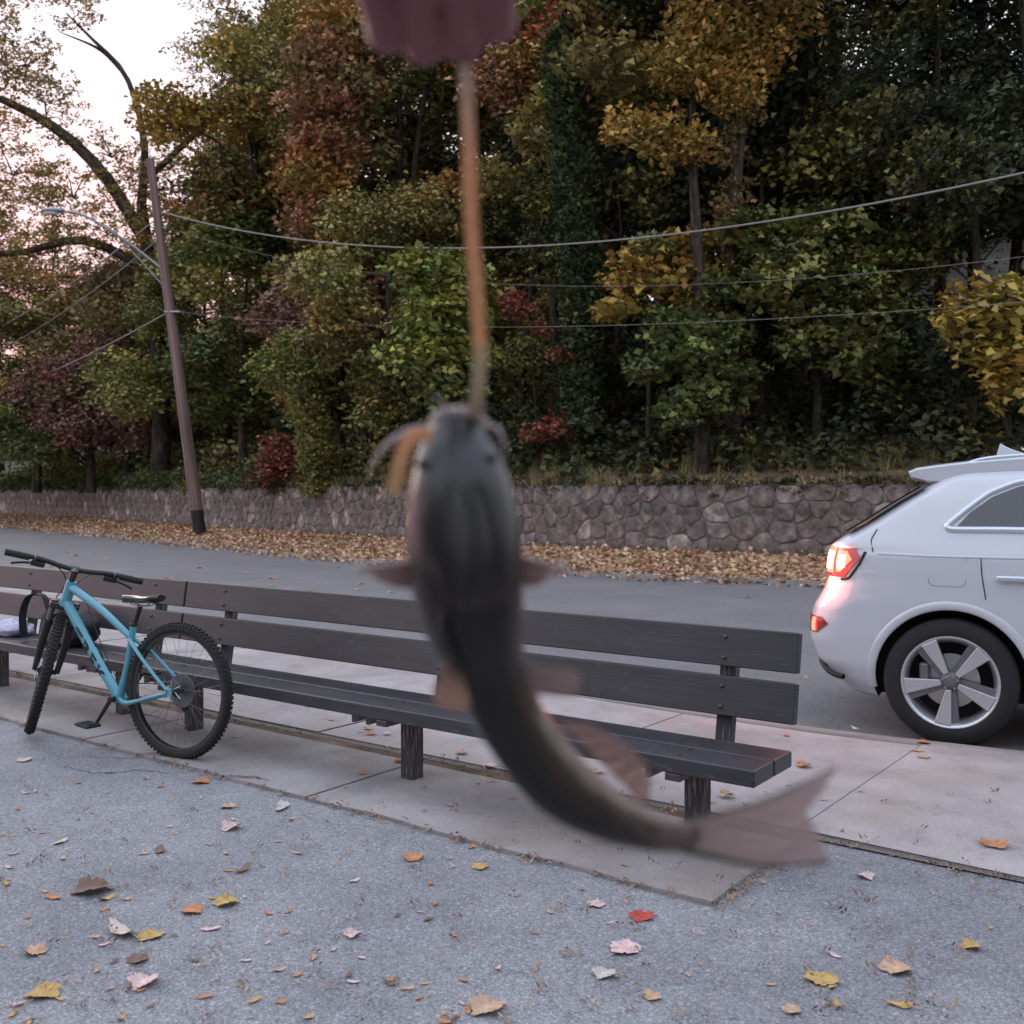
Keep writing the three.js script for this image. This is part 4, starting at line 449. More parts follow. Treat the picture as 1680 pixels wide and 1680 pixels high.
  for (const k of [-1, 1]) { mesh('stanchion', rod(V(off * 0.35, -0.02, k * 0.062), V(off * 0.5, -0.17, k * 0.062), 0.0165, 0.0165, 14), M.darkSteel, steer); mesh('fork_leg', taper([V(off * 0.5, -0.13, k * 0.062), V(off * 0.75, -0.28, k * 0.066), V(off, -len, k * 0.062)], [0.025, 0.022, 0.017], 10, 14), M.black, steer); }
  mesh('fork_brace', tube([V(0.03, -0.13, -0.062), V(0.075, -0.10, -0.03), V(0.075, -0.10, 0.03), V(0.03, -0.13, 0.062)], 0.011, 14, 8), M.black, steer);
  const fw = wheel(steer, false); fw.position.set(off, -len, 0);
  mesh('steerer', rod(V(0, 0.12, 0), V(0, 0.20, 0), 0.017, 0.017, 14), M.black, steer);
  mesh('stem', [rod(V(0, 0.185, 0), V(0.055, 0.20, 0), 0.020, 0.022, 12), rod(V(0, 0.165, 0), V(0, 0.212, 0), 0.021, 0.021, 14), rod(V(0.055, 0.20, -0.026), V(0.055, 0.20, 0.026), 0.024, 0.024, 14)], M.blackGloss, steer);
  const barY = 0.20; const end = (k) => V(0.015, barY + 0.028, k * 0.39);
  mesh('handlebar', tube([end(-1), V(0.03, barY + 0.028, -0.2), V(0.052, barY + 0.006, -0.08), V(0.055, barY, 0), V(0.052, barY + 0.006, 0.08), V(0.03, barY + 0.028, 0.2), end(1)], 0.0155, 40, 10), M.black, steer);
  for (const k of [-1, 1]) { mesh('grip', rod(V(0.0165, barY + 0.028, k * 0.255), end(k), 0.0195, 0.0195, 14), M.rubber, steer);
    const lv = mesh('brake_lever', [rb(0.05, 0.034, 0.08, 0.01, 0.04, barY - 0.004, k * 0.205), tube([V(0.055, barY - 0.016, k * 0.205), V(0.08, barY - 0.024, k * 0.25), V(0.07, barY - 0.034, k * 0.31), V(0.06, barY - 0.044, k * 0.345)], 0.0075, 12, 6)], M.black, steer);
    mesh('lever_clamp', new THREE.TorusGeometry(0.016, 0.005, 8, 16).translate(0.027, barY + 0.027, k * 0.225), M.darkSteel, lv);
    mesh('brake_hose', tube(k < 0 ? [V(0.06, barY + 0.006, -0.19), V(0.11, barY - 0.02, -0.10), V(0.13, barY - 0.10, -0.03), V(0.09, -0.06, -0.07), V(0.05, -0.25, -0.09)] : [V(0.06, barY + 0.006, 0.19), V(0.11, barY - 0.02, 0.10), V(0.09, barY - 0.11, 0.02), V(0.0, 0.06, -0.045)], 0.0034, 30, 6), M.black, steer); }
  // seat post, saddle
  mesh('seat_post', rod(st.clone().add(V(0.002, -0.01, 0)), V(0.305, 0.84, 0), 0.0145, 0.0145, 14), M.black, bike); mesh('seat_clamp', lathe([[0.0165, -0.008], [0.0235, -0.008], [0.0235, 0.008], [0.0165, 0.008]], 20), M.black, bike).position.set(0.354, 0.728, 0);
  { const g = grid(24, 20, (u, v) => { const x = lerp(0.155, -0.125, u), w = lerp(0.020, 0.070, smooth(0.25, 0.95, u)) * (u < 0.04 ? Math.sqrt(u / 0.04) : 1) * (u > 0.95 ? Math.sqrt(Math.max(0, (1 - u) / 0.05)) : 1) + 0.002, a = v * 6.2832; const top = 0.016 + 0.012 * u * u; return [x, Math.sin(a) * (Math.sin(a) > 0 ? 0.018 : 0.028) + top, Math.cos(a) * w]; }); const s = mesh('saddle', g, M.blackGloss, bike); s.position.set(0.29, 0.862, 0); mesh('saddle_rail', [-1, 1].map((k) => tube([V(0.11, 0.005, 0.008 * k), V(0.05, -0.02, 0.02 * k), V(-0.05, -0.02, 0.022 * k), V(-0.1, 0.01, 0.03 * k)], 0.0035, 12, 6)), M.darkSteel, s); }
  // cranks, chainring, pedals
  const crA = 0.98; // left crank hangs forward and down
  for (const k of [-1, 1]) { const d = V(Math.cos(crA) * k * -1, Math.sin(crA) * k, 0).multiplyScalar(0.17), c0 = V(bb.x, bb.y, k * 0.065), c1 = c0.clone().add(V(d.x * (k < 0 ? 1 : 1), d.y, k * 0.012)); mesh('crank', [rod(c0, c1, 0.014, 0.010, 10), rod(V(bb.x, bb.y, k * 0.03), V(bb.x, bb.y, k * 0.075), 0.016, 0.016, 12)], M.black, bike);
    const pd = mesh('pedal', [rb(0.10, 0.016, 0.012, 0.004, 0, 0, 0.045), rb(0.10, 0.016, 0.012, 0.004, 0, 0, -0.045), rb(0.012, 0.016, 0.10, 0.004, 0.046, 0, 0), rb(0.012, 0.016, 0.10, 0.004, -0.046, 0, 0), rod(V(0, 0, -0.05), V(0, 0, 0.05), 0.009, 0.009, 8), rb(0.012, 0.02, 0.1, 0.003, 0.02, 0, 0), rb(0.012, 0.02, 0.1, 0.003, -0.02, 0, 0)], M.black, bike); pd.position.copy(c1).add(V(0, 0, k * 0.06)); pd.rotation.z = 0.12; }
  { const t = []; for (let i = 0; i < 32; i++) { const a = i / 32 * 6.2832; t.push(bx(0.006, 0.008, 0.003, 0, 0.067, 0).rotateZ(a)); } mesh('chainring', [lathe([[0.045, -0.0015], [0.065, -0.0015], [0.065, 0.0015], [0.045, 0.0015], [0.045, -0.0015]], 40).rotateX(Math.PI / 2), ...t], M.darkSteel, bike).position.set(bb.x, bb.y, 0.05); }
  mesh('chain', tube([V(-0.02, 0.175, 0.048), V(0.2, 0.205, 0.05), V(bb.x - 0.01, bb.y - 0.066, 0.05), V(bb.x + 0.066, bb.y, 0.05), V(bb.x - 0.01, bb.y + 0.066, 0.05), V(0.2, 0.40, 0.05), V(0.0, r + 0.06, 0.045)], 0.0035, 50, 6), M.darkSteel, bike);
  mesh('derailleur', [rb(0.05, 0.035, 0.03, 0.008, 0.0, r - 0.085, 0.075), rod(V(0.0, r - 0.09, 0.062), V(-0.035, 0.175, 0.05), 0.011, 0.012, 10), lathe([[0.001, -0.004], [0.026, -0.004], [0.026, 0.004], [0.001, 0.004]], 16).rotateX(Math.PI / 2).translate(-0.035, 0.175, 0.05), lathe([[0.001, -0.004], [0.022, -0.004], [0.022, 0.004], [0.001, 0.004]], 16).rotateX(Math.PI / 2).translate(0, r - 0.1, 0.05)], M.black, bike);
  mesh('brake_caliper', rb(0.05, 0.03, 0.03, 0.008, 0.075, r + 0.02, -0.05), M.black, bike);
  mesh('shift_cable', tube([V(0.80, 0.90, 0.03), V(0.66, 0.62, 0.035), V(0.46, 0.33, 0.03)], 0.0026, 14, 6), M.black, bike);
}
// ---------- bag and cloth on the farther bench ----------
M.bagFabric = std({ color: lin(0.020, 0.020, 0.024), roughness: 0.8, bumpMap: rep(asphaltBump, 0.08), bumpScale: 0.0006 });
M.bagGrey = std({ color: lin(0.09, 0.09, 0.10), roughness: 0.7 });
{ const bag = base('backpack', 'black backpack slumped on the bench seat behind the bicycle', 'bag'); bag.position.copy(sb(-3.2, -0.06, 0.42)); bag.rotation.y = -TH;
  const body = new THREE.SphereGeometry(1, 36, 24); { const p = body.attributes.position; for (let i = 0; i < p.count; i++) { let x = p.getX(i), y = p.getY(i), z = p.getZ(i); const se = (v, e) => Math.sign(v) * Math.abs(v) ** e; x = se(x, 0.6); y = se(y, 0.65); z = se(z, 0.7); const w = 1 + (fbm(x * 2 + 5, y * 2 + z + 7, 3) - 0.5) * 0.35; p.setXYZ(i, x * 0.27 * w, (y * w * 0.13 * (1 - 0.25 * x) + 0.125), z * 0.13 * w); } for (let i = 0; i < p.count; i++) if (p.getY(i) < 0.003) p.setY(i, 0.003); body.computeVertexNormals(); }
  mesh('bag_body', body, M.bagFabric, bag); mesh('carry_strap', (() => { const pts = [V(-0.12, 0.16, 0.06), V(-0.20, 0.34, 0.08), V(-0.36, 0.33, 0.09), V(-0.46, 0.20, 0.09), V(-0.47, 0.03, 0.08)]; const c = new THREE.CatmullRomCurve3(pts); return grid(30, 4, (u, v) => { const q = c.getPoint(u), t = c.getTangent(u), n = V(-t.y, t.x, 0).normalize(), w = 0.016 + 0.008 * u, a = (v - 0.5) * 2; return [q.x, q.y, q.z + a * w * 1.3]; }); })(), Object.assign(M.bagFabric.clone(), { side: THREE.DoubleSide }), bag);
  mesh('zip_pull', rb(0.03, 0.03, 0.01, 0.004, 0.075, 0.15, 0.135), std({ color: lin(0.42, 0.10, 0.12), roughness: 0.6 }), bag); mesh('front_pocket', rb(0.26, 0.12, 0.05, 0.022, 0.03, 0.09, 0.115, 3), M.bagGrey, bag); mesh('buckle', [rb(0.05, 0.014, 0.02, 0.004, 0.0, 0.012, 0.14), rb(0.02, 0.012, 0.02, 0.004, 0.06, 0.012, 0.14)], M.steel, bag);
  const cl = base('folded_cloth', 'pale lilac cloth lying on the bench at the left edge', 'cloth'); cl.position.copy(sb(-4.0, -0.05, 0.42)); cl.rotation.y = -TH; const cg = new THREE.SphereGeometry(1, 28, 18); { const p = cg.attributes.position; for (let i = 0; i < p.count; i++) { const x = p.getX(i), y = p.getY(i), z = p.getZ(i), w = 1 + (fbm(x * 3 + 15, z * 3 + y * 2 + 7, 3) - 0.5) * 0.7; p.setXYZ(i, x * 0.17 * w, Math.max(0.003, (y + 0.75) * 0.062 * w), z * 0.12 * w); } cg.computeVertexNormals(); } mesh('cloth', cg, std({ color: lin(0.5, 0.48, 0.62), roughness: 0.9 }), cl); }
// ---------- white car ----------
M.carPaint = phy({ color: lin(0.56, 0.59, 0.65), roughness: 0.3, clearcoat: 1, clearcoatRoughness: 0.06 });
M.carGlass = phy({ color: lin(0.018, 0.02, 0.026), roughness: 0.06, clearcoat: 1, clearcoatRoughness: 0.03 });
M.carTrim = phy({ color: lin(0.62, 0.68, 0.74), roughness: 0.25, metalness: 0.6, clearcoat: 0.6 });
M.carBlack = std({ color: lin(0.012, 0.012, 0.013), roughness: 0.7 });
M.seam = std({ color: lin(0.02, 0.02, 0.022), roughness: 0.8 });
M.alloy = std({ color: lin(0.62, 0.62, 0.66), roughness: 0.28, metalness: 0.75 });
M.alloyDark = std({ color: lin(0.17, 0.175, 0.19), roughness: 0.4, metalness: 0.5 });
M.tailGlow = phy({ color: lin(0.25, 0.01, 0.01), emissive: lin(1.0, 0.10, 0.06), emissiveIntensity: 3.2, roughness: 0.2 });
M.tailHot = phy({ color: lin(0.6, 0.2, 0.1), emissive: lin(1.0, 0.55, 0.30), emissiveIntensity: 7, roughness: 0.2 });
M.tailRed = phy({ color: lin(0.30, 0.012, 0.015), roughness: 0.15, clearcoat: 1 });
{ const car = base('white_car', 'white sport utility car with glowing tail lamp on the road', 'car');
  const th = 28 * Math.PI / 180; car.position.set(2.653, ROADY, -6.203); car.rotation.y = -th; // local x forward from the rear wheel, z towards the viewer, y up from the road
  const ZC = -0.93; // centre line of the car behind the visible side
  const key = (a) => (y) => { for (let i = 1; i < a.length; i++) if (y <= a[i][0]) { const t = clamp((y - a[i - 1][0]) / (a[i][0] - a[i - 1][0])); return lerp(a[i - 1][1], a[i][1], t); } return a[a.length - 1][1]; };
  const smoothKey = (a) => { const k = key(a); return (y) => (k(y - 0.012) + k(y) * 2 + k(y + 0.012)) / 4; };
  const xr = smoothKey([[0.24, -0.62], [0.34, -0.74], [0.45, -0.835], [0.58, -0.885], [0.70, -0.885], [0.80, -0.86], [0.90, -0.80], [1.0, -0.765], [1.10, -0.76], [1.20, -0.74], [1.26, -0.66], [1.36, -0.50], [1.48, -0.33], [1.58, -0.17], [1.66, -0.06], [1.72, 0.1], [1.76, 0.4]]);
  const xf = smoothKey([[0.24, 3.5], [0.4, 3.72], [0.7, 3.75], [0.88, 3.70], [0.98, 3.45], [1.04, 3.0], [1.10, 2.35], [1.14, 2.15], [1.4, 1.7], [1.6, 1.3], [1.7, 0.95], [1.76, 0.6]]);
  const hw = smoothKey([[0.24, 0.83], [0.34, 0.885], [0.45, 0.915], [0.62, 0.93], [0.85, 0.932], [1.05, 0.925], [1.15, 0.915], [1.22, 0.885], [1.30, 0.85], [1.5, 0.77], [1.62, 0.70], [1.70, 0.60], [1.745, 0.42], [1.76, 0.25]]);
  const rc = (y) => y > 1.2 ? 0.16 : 0.27;
  // outline at height y: a in metres from the rear corner, forward along the visible side when positive
  function side(a, y, off = 0) { const X = xr(y), W = hw(y), R = rc(y), q = R * Math.PI / 2; let x, z, nx, nz; if (a >= q / 2) { const d = a - q / 2; x = X + R + d; z = W; nx = 0; nz = 1; const bow = Math.max(0, 0.5 - d) / 0.5; z -= 0.02 * bow * bow; } else if (a > -q / 2) { const g = (a + q / 2) / R; nx = -Math.cos(g); nz = Math.sin(g); x = X + R - R * Math.cos(g); z = W - R + R * Math.sin(g) - 0.02; } else { const d = -q / 2 - a; x = X + 0.0; z = W - R - 0.02 - d; nx = -1; nz = 0; x -= 0.04 * Math.min(1, d / 0.6); } return [x + nx * off, y, z + nz * off + ZC, nx, nz]; }
  const atX = (x, y, off = 0) => { const X = xr(y), R = rc(y), q = R * Math.PI / 2; return side(q / 2 + (x - X - R), y, off); };
  // body: closed stack of outlines
  const ys = []; for (let y = 0.24; y < 1.7601; y += 0.02) ys.push(y); const NP = 120;
  function outline(y) { const X = xr(y), F = xf(y), W = hw(y), R = rc(y), pts = []; const half = []; const nR = 9; const rear = W - R;
    for (let i = 0; i < 6; i++) { const z = rear * i / 6; half.push([X - 0.04 * Math.min(1, (rear - z) / 0.6), z]); } for (let i = 0; i <= nR; i++) { const g = i / nR * Math.PI / 2; half.push([X + R - R * Math.cos(g), W - R + R * Math.sin(g) - 0.02]); }
    const RF = Math.min(0.4, W * 0.5); for (let i = 1; i <= 30; i++) { const x = lerp(X + R, F - RF, i / 30), d = x - X - R, bow = Math.max(0, 0.5 - d) / 0.5; half.push([x, W - 0.02 * bow * bow]); } for (let i = 1; i <= nR; i++) { const g = i / nR * Math.PI / 2; half.push([F - RF + RF * Math.sin(g), W - RF + RF * Math.cos(g)]); } for (let i = 1; i <= 5; i++) half.push([F, (W - RF) * (1 - i / 5)]);
    for (const h of half) pts.push(h); for (let i = half.length - 2; i > 0; i--) pts.push([half[i][0], -half[i][1]]); return pts; }
  const rows = ys.map(outline), m = rows[0].length, P = [], I = [], U = []; rows.forEach((o, j) => o.forEach(([x, z]) => { P.push(x, ys[j], z + ZC); U.push(x, ys[j]); }));
  for (let j = 0; j < rows.length - 1; j++) for (let i = 0; i < m; i++) { const a = j * m + i, b = j * m + (i + 1) % m, c = a + m, d = b + m; I.push(a, b, d, a, d, c); }
  const cb = P.length / 3; P.push(1.4, 0.24, ZC); U.push(0, 0); P.push(0.5, 1.765, ZC); U.push(0, 0); const last = (rows.length - 1) * m; for (let i = 0; i < m; i++) { I.push(cb, (i + 1) % m, i); I.push(cb + 1, last + i, last + (i + 1) % m); }
  let body = new THREE.BufferGeometry(); body.setAttribute('position', new THREE.Float32BufferAttribute(P, 3)); body.setAttribute('uv', new THREE.Float32BufferAttribute(U, 2)); body.setIndex(I); body.computeVertexNormals();
  const WB = 2.86, wy = 0.385;
  const ev = new Evaluator(); ev.useGroups = true; let A = new Brush(body, M.carPaint); A.updateMatrixWorld();
  for (const x of [0, WB]) for (const k of [1, -1]) { const c = new Brush(new THREE.CylinderGeometry(0.455, 0.455, 0.36, 56).rotateX(Math.PI / 2), M.carBlack); c.position.set(x, wy + 0.005, ZC + k * 0.82); c.updateMatrixWorld(); A = ev.evaluate(A, c, SUBTRACTION); A.updateMatrixWorld(); }
  { const bm = new THREE.Mesh(A.geometry, A.material); bm.name = 'body'; car.add(bm); }
  // flared arch lips
  for (const x of [0, WB]) mesh('arch_lip', (() => { const g = grid(48, 8, (u, v) => { const a = lerp(-0.18, Math.PI + 0.18, u), b = v * Math.PI, R = 0.463 + Math.cos(b) * 0.028; const X = x + Math.cos(a) * R, Y = wy + 0.005 + Math.sin(a) * R, q = atX(X, Math.max(0.26, Y)); return [X, Y, q[2] - 0.004 + Math.sin(b) * 0.014]; }); return g; })(), M.carPaint, car);
  // panels on the body side, from (x, y) outlines
  function patch(pts, off, n = 26) { const sh = new THREE.Shape(pts.map(([x, y]) => new THREE.Vector2(x, y))); const b = new THREE.Box2().setFromPoints(sh.getPoints()); // scan lines between the outline's edges
    const poly = sh.getPoints(), P = [], Ix = []; const cols = n, rowsN = 14; for (let i = 0; i <= cols; i++) { const x = lerp(b.min.x, b.max.x, clamp(i / cols, 0.0005, 0.9995)); const hit = []; for (let k = 0; k < poly.length; k++) { const p = poly[k], q = poly[(k + 1) % poly.length]; if ((p.x <= x) !== (q.x <= x)) hit.push(p.y + (q.y - p.y) * (x - p.x) / (q.x - p.x)); } hit.sort((s, t) => s - t); const lo = hit[0] ?? b.min.y, hi = hit[hit.length - 1] ?? lo; for (let j = 0; j <= rowsN; j++) { const s = atX(x, lerp(lo, hi, j / rowsN), off); P.push(s[0], s[1], s[2]); } }
    for (let i = 0; i < cols; i++) for (let j = 0; j < rowsN; j++) { const a = i * (rowsN + 1) + j, c = a + rowsN + 1; Ix.push(a, c, c + 1, a, c + 1, a + 1); } const g = new THREE.BufferGeometry(); g.setAttribute('position', new THREE.Float32BufferAttribute(P, 3)); g.setIndex(Ix); g.computeVertexNormals(); return g; }
  const trace = (pts, off, r, seg = 60, closed = false) => new THREE.TubeGeometry(new THREE.CatmullRomCurve3(pts.map(([x, y]) => { const s = atX(x, y, off); return V(s[0], s[1], s[2]); }), closed, 'catmullrom', 0.2), seg, r, 8, closed);
  const quarter = [[0.02, 1.325], [0.10, 1.42], [0.22, 1.515], [0.36, 1.575], [0.50, 1.605], [0.56, 1.61], [0.56, 1.315]];
  mesh('quarter_window', patch(quarter, 0.006), M.carGlass, car); mesh('window_trim', trace([[0.58, 1.312], [0.3, 1.314], [0.0, 1.312], [-0.03, 1.335], [0.075, 1.435], [0.20, 1.535], [0.35, 1.60], [0.58, 1.632]], 0.0, 0.022, 80), M.carTrim, car);
  mesh('rear_door_window', patch([[0.60, 1.315], [0.60, 1.612], [1.0, 1.62], [1.35, 1.60], [1.38, 1.30]], 0.006), M.carGlass, car); mesh('front_door_window', patch([[1.44, 1.30], [1.44, 1.585], [1.75, 1.50], [2.1, 1.30], [2.2, 1.22]], 0.006), M.carGlass, car);
  mesh('pillar', patch([[0.555, 1.31], [0.555, 1.615], [0.605, 1.615], [0.605, 1.31]], 0.009, 4), M.carBlack, car);
  // seams
  for (const l of [[[0.165, 1.15], [0.172, 1.05], [0.195, 0.90]], [[1.40, 1.28], [1.40, 0.8], [1.42, 0.34]]]) mesh('door_seam', trace(l, 0.0, 0.0035, 20), M.seam, car);
  mesh('tailgate_seam', trace([[-0.44, 1.305], [-0.47, 1.24], [-0.455, 1.165]], 0.001, 0.0035, 20), M.seam, car); mesh('shoulder_line', trace([[-0.42, 1.155], [-0.1, 1.148], [0.5, 1.15], [1.2, 1.14], [2.2, 1.10]], -0.006, 0.011, 60), M.carPaint, car);
  mesh('fuel_flap', trace([[-0.13, 1.145], [-0.125, 1.0], [-0.10, 0.97], [0.06, 0.97], [0.085, 1.0], [0.085, 1.14]], -0.001, 0.0018, 40), M.seam, car);
  mesh('door_handle', (() => { const s = atX(0.36, 1.03, 0.022); return rb(0.22, 0.035, 0.03, 0.014, s[0], s[1], s[2], 3); })(), M.carTrim, car);
  mesh('sill_trim', (() => { const s = atX(1.4, 0.3, 0.01); return rb(1.9, 0.07, 0.05, 0.02, 1.43, 0.29, s[2] - 0.015); })(), M.carBlack, car);
  mesh('bumper_trim', (() => { const pts = []; for (let i = 0; i <= 20; i++) { const s = side(lerp(-0.9, 0.12, i / 20), 0.42 + 0.0 * i, 0.004); pts.push(V(s[0], lerp(0.50, 0.36, smooth(0.5, 1, i / 20)), s[2])); } return tube(pts, 0.018, 40, 8); })(), M.carBlack, car);
  // roof spoiler, rear window, aerial fin
  { const sh = new THREE.Shape(); sh.moveTo(-0.285, 1.672); sh.lineTo(-0.235, 1.693); sh.quadraticCurveTo(0.08, 1.742, 0.5, 1.763); sh.lineTo(0.5, 1.60); sh.lineTo(-0.02, 1.60); sh.lineTo(-0.17, 1.605); sh.lineTo(-0.262, 1.63); sh.closePath(); const W = 0.50; const g = new THREE.ExtrudeGeometry(sh, { depth: 2 * W, bevelEnabled: true, bevelThickness: 0.13, bevelSize: 0.022, bevelOffset: -0.012, bevelSegments: 8, curveSegments: 16 }); g.translate(0, 0, ZC - W); mesh('roof_spoiler', g, M.carPaint, car);
    const f = new THREE.Shape(); f.moveTo(0, 0); f.lineTo(0.025, 0.095); f.quadraticCurveTo(0.09, 0.045, 0.26, 0); f.closePath(); const fg = new THREE.ExtrudeGeometry(f, { depth: 0.02, bevelEnabled: true, bevelThickness: 0.012, bevelSize: 0.006, bevelSegments: 3 }).translate(0.2, 1.765, ZC - 0.01); mesh('aerial_fin', fg, M.carPaint, car);
    mesh('roof_rail', tube([V(0.02, 1.70, ZC + 0.60), V(0.15, 1.745, ZC + 0.60), V(0.7, 1.775, ZC + 0.57), V(1.2, 1.755, ZC + 0.55)], 0.014, 40, 8), M.carTrim, car);
    mesh('rear_window', (() => grid(16, 12, (u, v) => { const y = lerp(1.29, 1.585, v), W2 = hw(y) - 0.03, zz = lerp(-W2, W2, u); return [xr(y) - 0.04 * Math.min(1, Math.max(0, (hw(y) - rc(y) - Math.abs(zz))) / 0.6) - 0.05 + 0.04 * Math.pow(Math.abs(zz) / W2, 10), y, zz + ZC]; }))(), M.carGlass, car); }
  // tail lamps wrapped round the rear corners
  function lampPatch(a0, a1, y0, y1, off, cut = 0) { return grid(20, 8, (u, v) => { const y = lerp(y0, y1, v), a = lerp(a0, a1 - cut * Math.abs(v - 0.62), u); const s = side(a, y, off); return [s[0], s[1], s[2]]; }); }
  const lampG = mesh('tail_lamp', lampPatch(-0.34, 0.17, 1.0, 1.2, 0.008, 0.16), M.tailRed, car); const glowA = mesh('lamp_glow', lampPatch(-0.30, -0.02, 1.02, 1.185, 0.013), M.tailGlow, lampG); mesh('lamp_glow', lampPatch(0.0, 0.12, 1.03, 1.165, 0.013, 0.12), M.tailGlow, lampG); mesh('lamp_core', lampPatch(-0.22, -0.04, 1.045, 1.16, 0.017), M.tailHot, lampG); mesh('lamp_core', lampPatch(0.015, 0.075, 1.06, 1.14, 0.017), M.tailHot, lampG);
  mesh('lamp_bezel', trace([[-0.50, 1.165], [-0.535, 1.09], [-0.60, 1.0], [-0.66, 0.985]], 0.004, 0.009, 24), M.seam, car);
  { const s = side(-0.02, 1.09, 0.10); const pl = new THREE.PointLight(new THREE.Color(1, 0.22, 0.14), 0.55, 0, 2); pl.position.set(s[0], s[1], s[2]); pl.castShadow = true; pl.shadow.radius = 2; car.add(pl); }
  const rf = mesh('rear_reflector', lampPatch(-0.36, 0.10, 0.63, 0.735, 0.006, 0.16), M.tailRed, car); mesh('lamp_glow', lampPatch(-0.05, -0.005, 0.64, 0.728, 0.012), M.tailGlow, rf);
  // wheels
  function wheel(x) { const w = new THREE.Group(); w.name = 'wheel'; w.position.set(x, wy, -0.005); car.add(w); const R = 0.385, r2 = 0.276;
    mesh('tyre', lathe([[r2 - 0.012, -0.2], [r2 + 0.03, -0.235], [R - 0.03, -0.235], [R, -0.20], [R, -0.03], [R - 0.012, -0.012], [R - 0.05, 0.0], [r2 + 0.03, 0.004], [r2 + 0.004, -0.008], [r2 - 0.012, -0.02]], 64).rotateX(Math.PI / 2), M.rubber, w);
    mesh('rim', lathe([[r2 - 0.005, -0.19], [r2 - 0.03, -0.18], [r2 - 0.035, -0.05], [r2 - 0.012, -0.012], [r2 + 0.004, -0.004], [r2 + 0.006, -0.010]], 64).rotateX(Math.PI / 2), M.alloy, w);
    mesh('brake_disc', lathe([[0.05, -0.10], [0.165, -0.10], [0.165, -0.085], [0.05, -0.085]], 40).rotateX(Math.PI / 2), M.steel, w); mesh('wheel_well_back', lathe([[0.001, -0.19], [r2 - 0.03, -0.19]], 32).rotateX(Math.PI / 2), M.carBlack, w); mesh('brake_caliper', rb(0.06, 0.17, 0.07, 0.02, -0.15, 0.02, -0.075), M.alloyDark, w);
    for (let k = 0; k < 5; k++) { const a = k * 1.25664 - Math.PI / 2 - 0.08; // blade: narrow at the hub, wide and bright at the rim, dark flank on one edge
      const blade = (pts, z0, z1) => { const s = new THREE.Shape(pts.map(([q, t]) => new THREE.Vector2(q, t))); const g = new THREE.ExtrudeGeometry(s, { depth: 0.022, bevelEnabled: true, bevelThickness: 0.004, bevelSize: 0.004, bevelSegments: 2 }); const p = g.attributes.position; for (let i = 0; i < p.count; i++) p.setZ(i, p.getZ(i) + lerp(z0, z1, clamp((p.getX(i) - 0.05) / 0.2))); g.computeVertexNormals(); return g.rotateZ(a); };
      const sp = mesh('spoke', blade([[0.055, -0.018], [0.255, -0.062], [0.262, 0.028], [0.055, 0.008]], -0.055, -0.034), M.alloy, w); mesh('spoke_flank', blade([[0.05, 0.012], [0.258, 0.034], [0.252, 0.072], [0.05, 0.034]], -0.075, -0.055), M.alloyDark, sp); }
    mesh('hub_cap', lathe([[0.001, -0.022], [0.03, -0.024], [0.034, -0.03], [0.06, -0.038], [0.066, -0.07]], 32).rotateX(Math.PI / 2), M.alloyDark, w); for (let k = 0; k < 5; k++) { const a = k * 1.25664 + 0.3; mesh('wheel_nut', new THREE.CylinderGeometry(0.008, 0.008, 0.02, 6).rotateX(Math.PI / 2).translate(Math.cos(a) * 0.045, Math.sin(a) * 0.045, -0.03), M.steel, w); }
    return w; }
  wheel(0); wheel(WB); for (const x of [0, WB]) { const w = wheel(x); w.position.z = ZC * 2 + 0.005; w.rotation.y = Math.PI; }
}
// ---------- catfish on its strap, and the hand that holds it ----------
const wetBump = tex(256, (u, v) => tfbm(u, v, 32, 3), [1, 1], true);
M.fishSkin = phy({ vertexColors: true, roughness: 0.5, specularIntensity: 0.4, clearcoat: 0.75, clearcoatRoughness: 0.22, bumpMap: wetBump, bumpScale: 0.0004 });
M.finDark = phy({ color: lin(0.05, 0.038, 0.034), roughness: 0.5, transmission: 0.25, thickness: 0, side: THREE.DoubleSide });
M.finPink = phy({ color: lin(0.40, 0.25, 0.22), roughness: 0.6, transmission: 0.35, thickness: 0, side: THREE.DoubleSide });
M.finOrange = phy({ color: lin(0.40, 0.21, 0.14), roughness: 0.6, transmission: 0.3, thickness: 0, side: THREE.DoubleSide });
M.finPale = phy({ color: lin(0.46, 0.36, 0.35), roughness: 0.6, transmission: 0.6, thickness: 0, side: THREE.DoubleSide });
M.barbel = phy({ color: lin(0.36, 0.27, 0.26), roughness: 0.45, clearcoat: 0.5 });
M.fishEye = phy({ color: lin(0.01, 0.008, 0.008), roughness: 0.1, clearcoat: 1 });
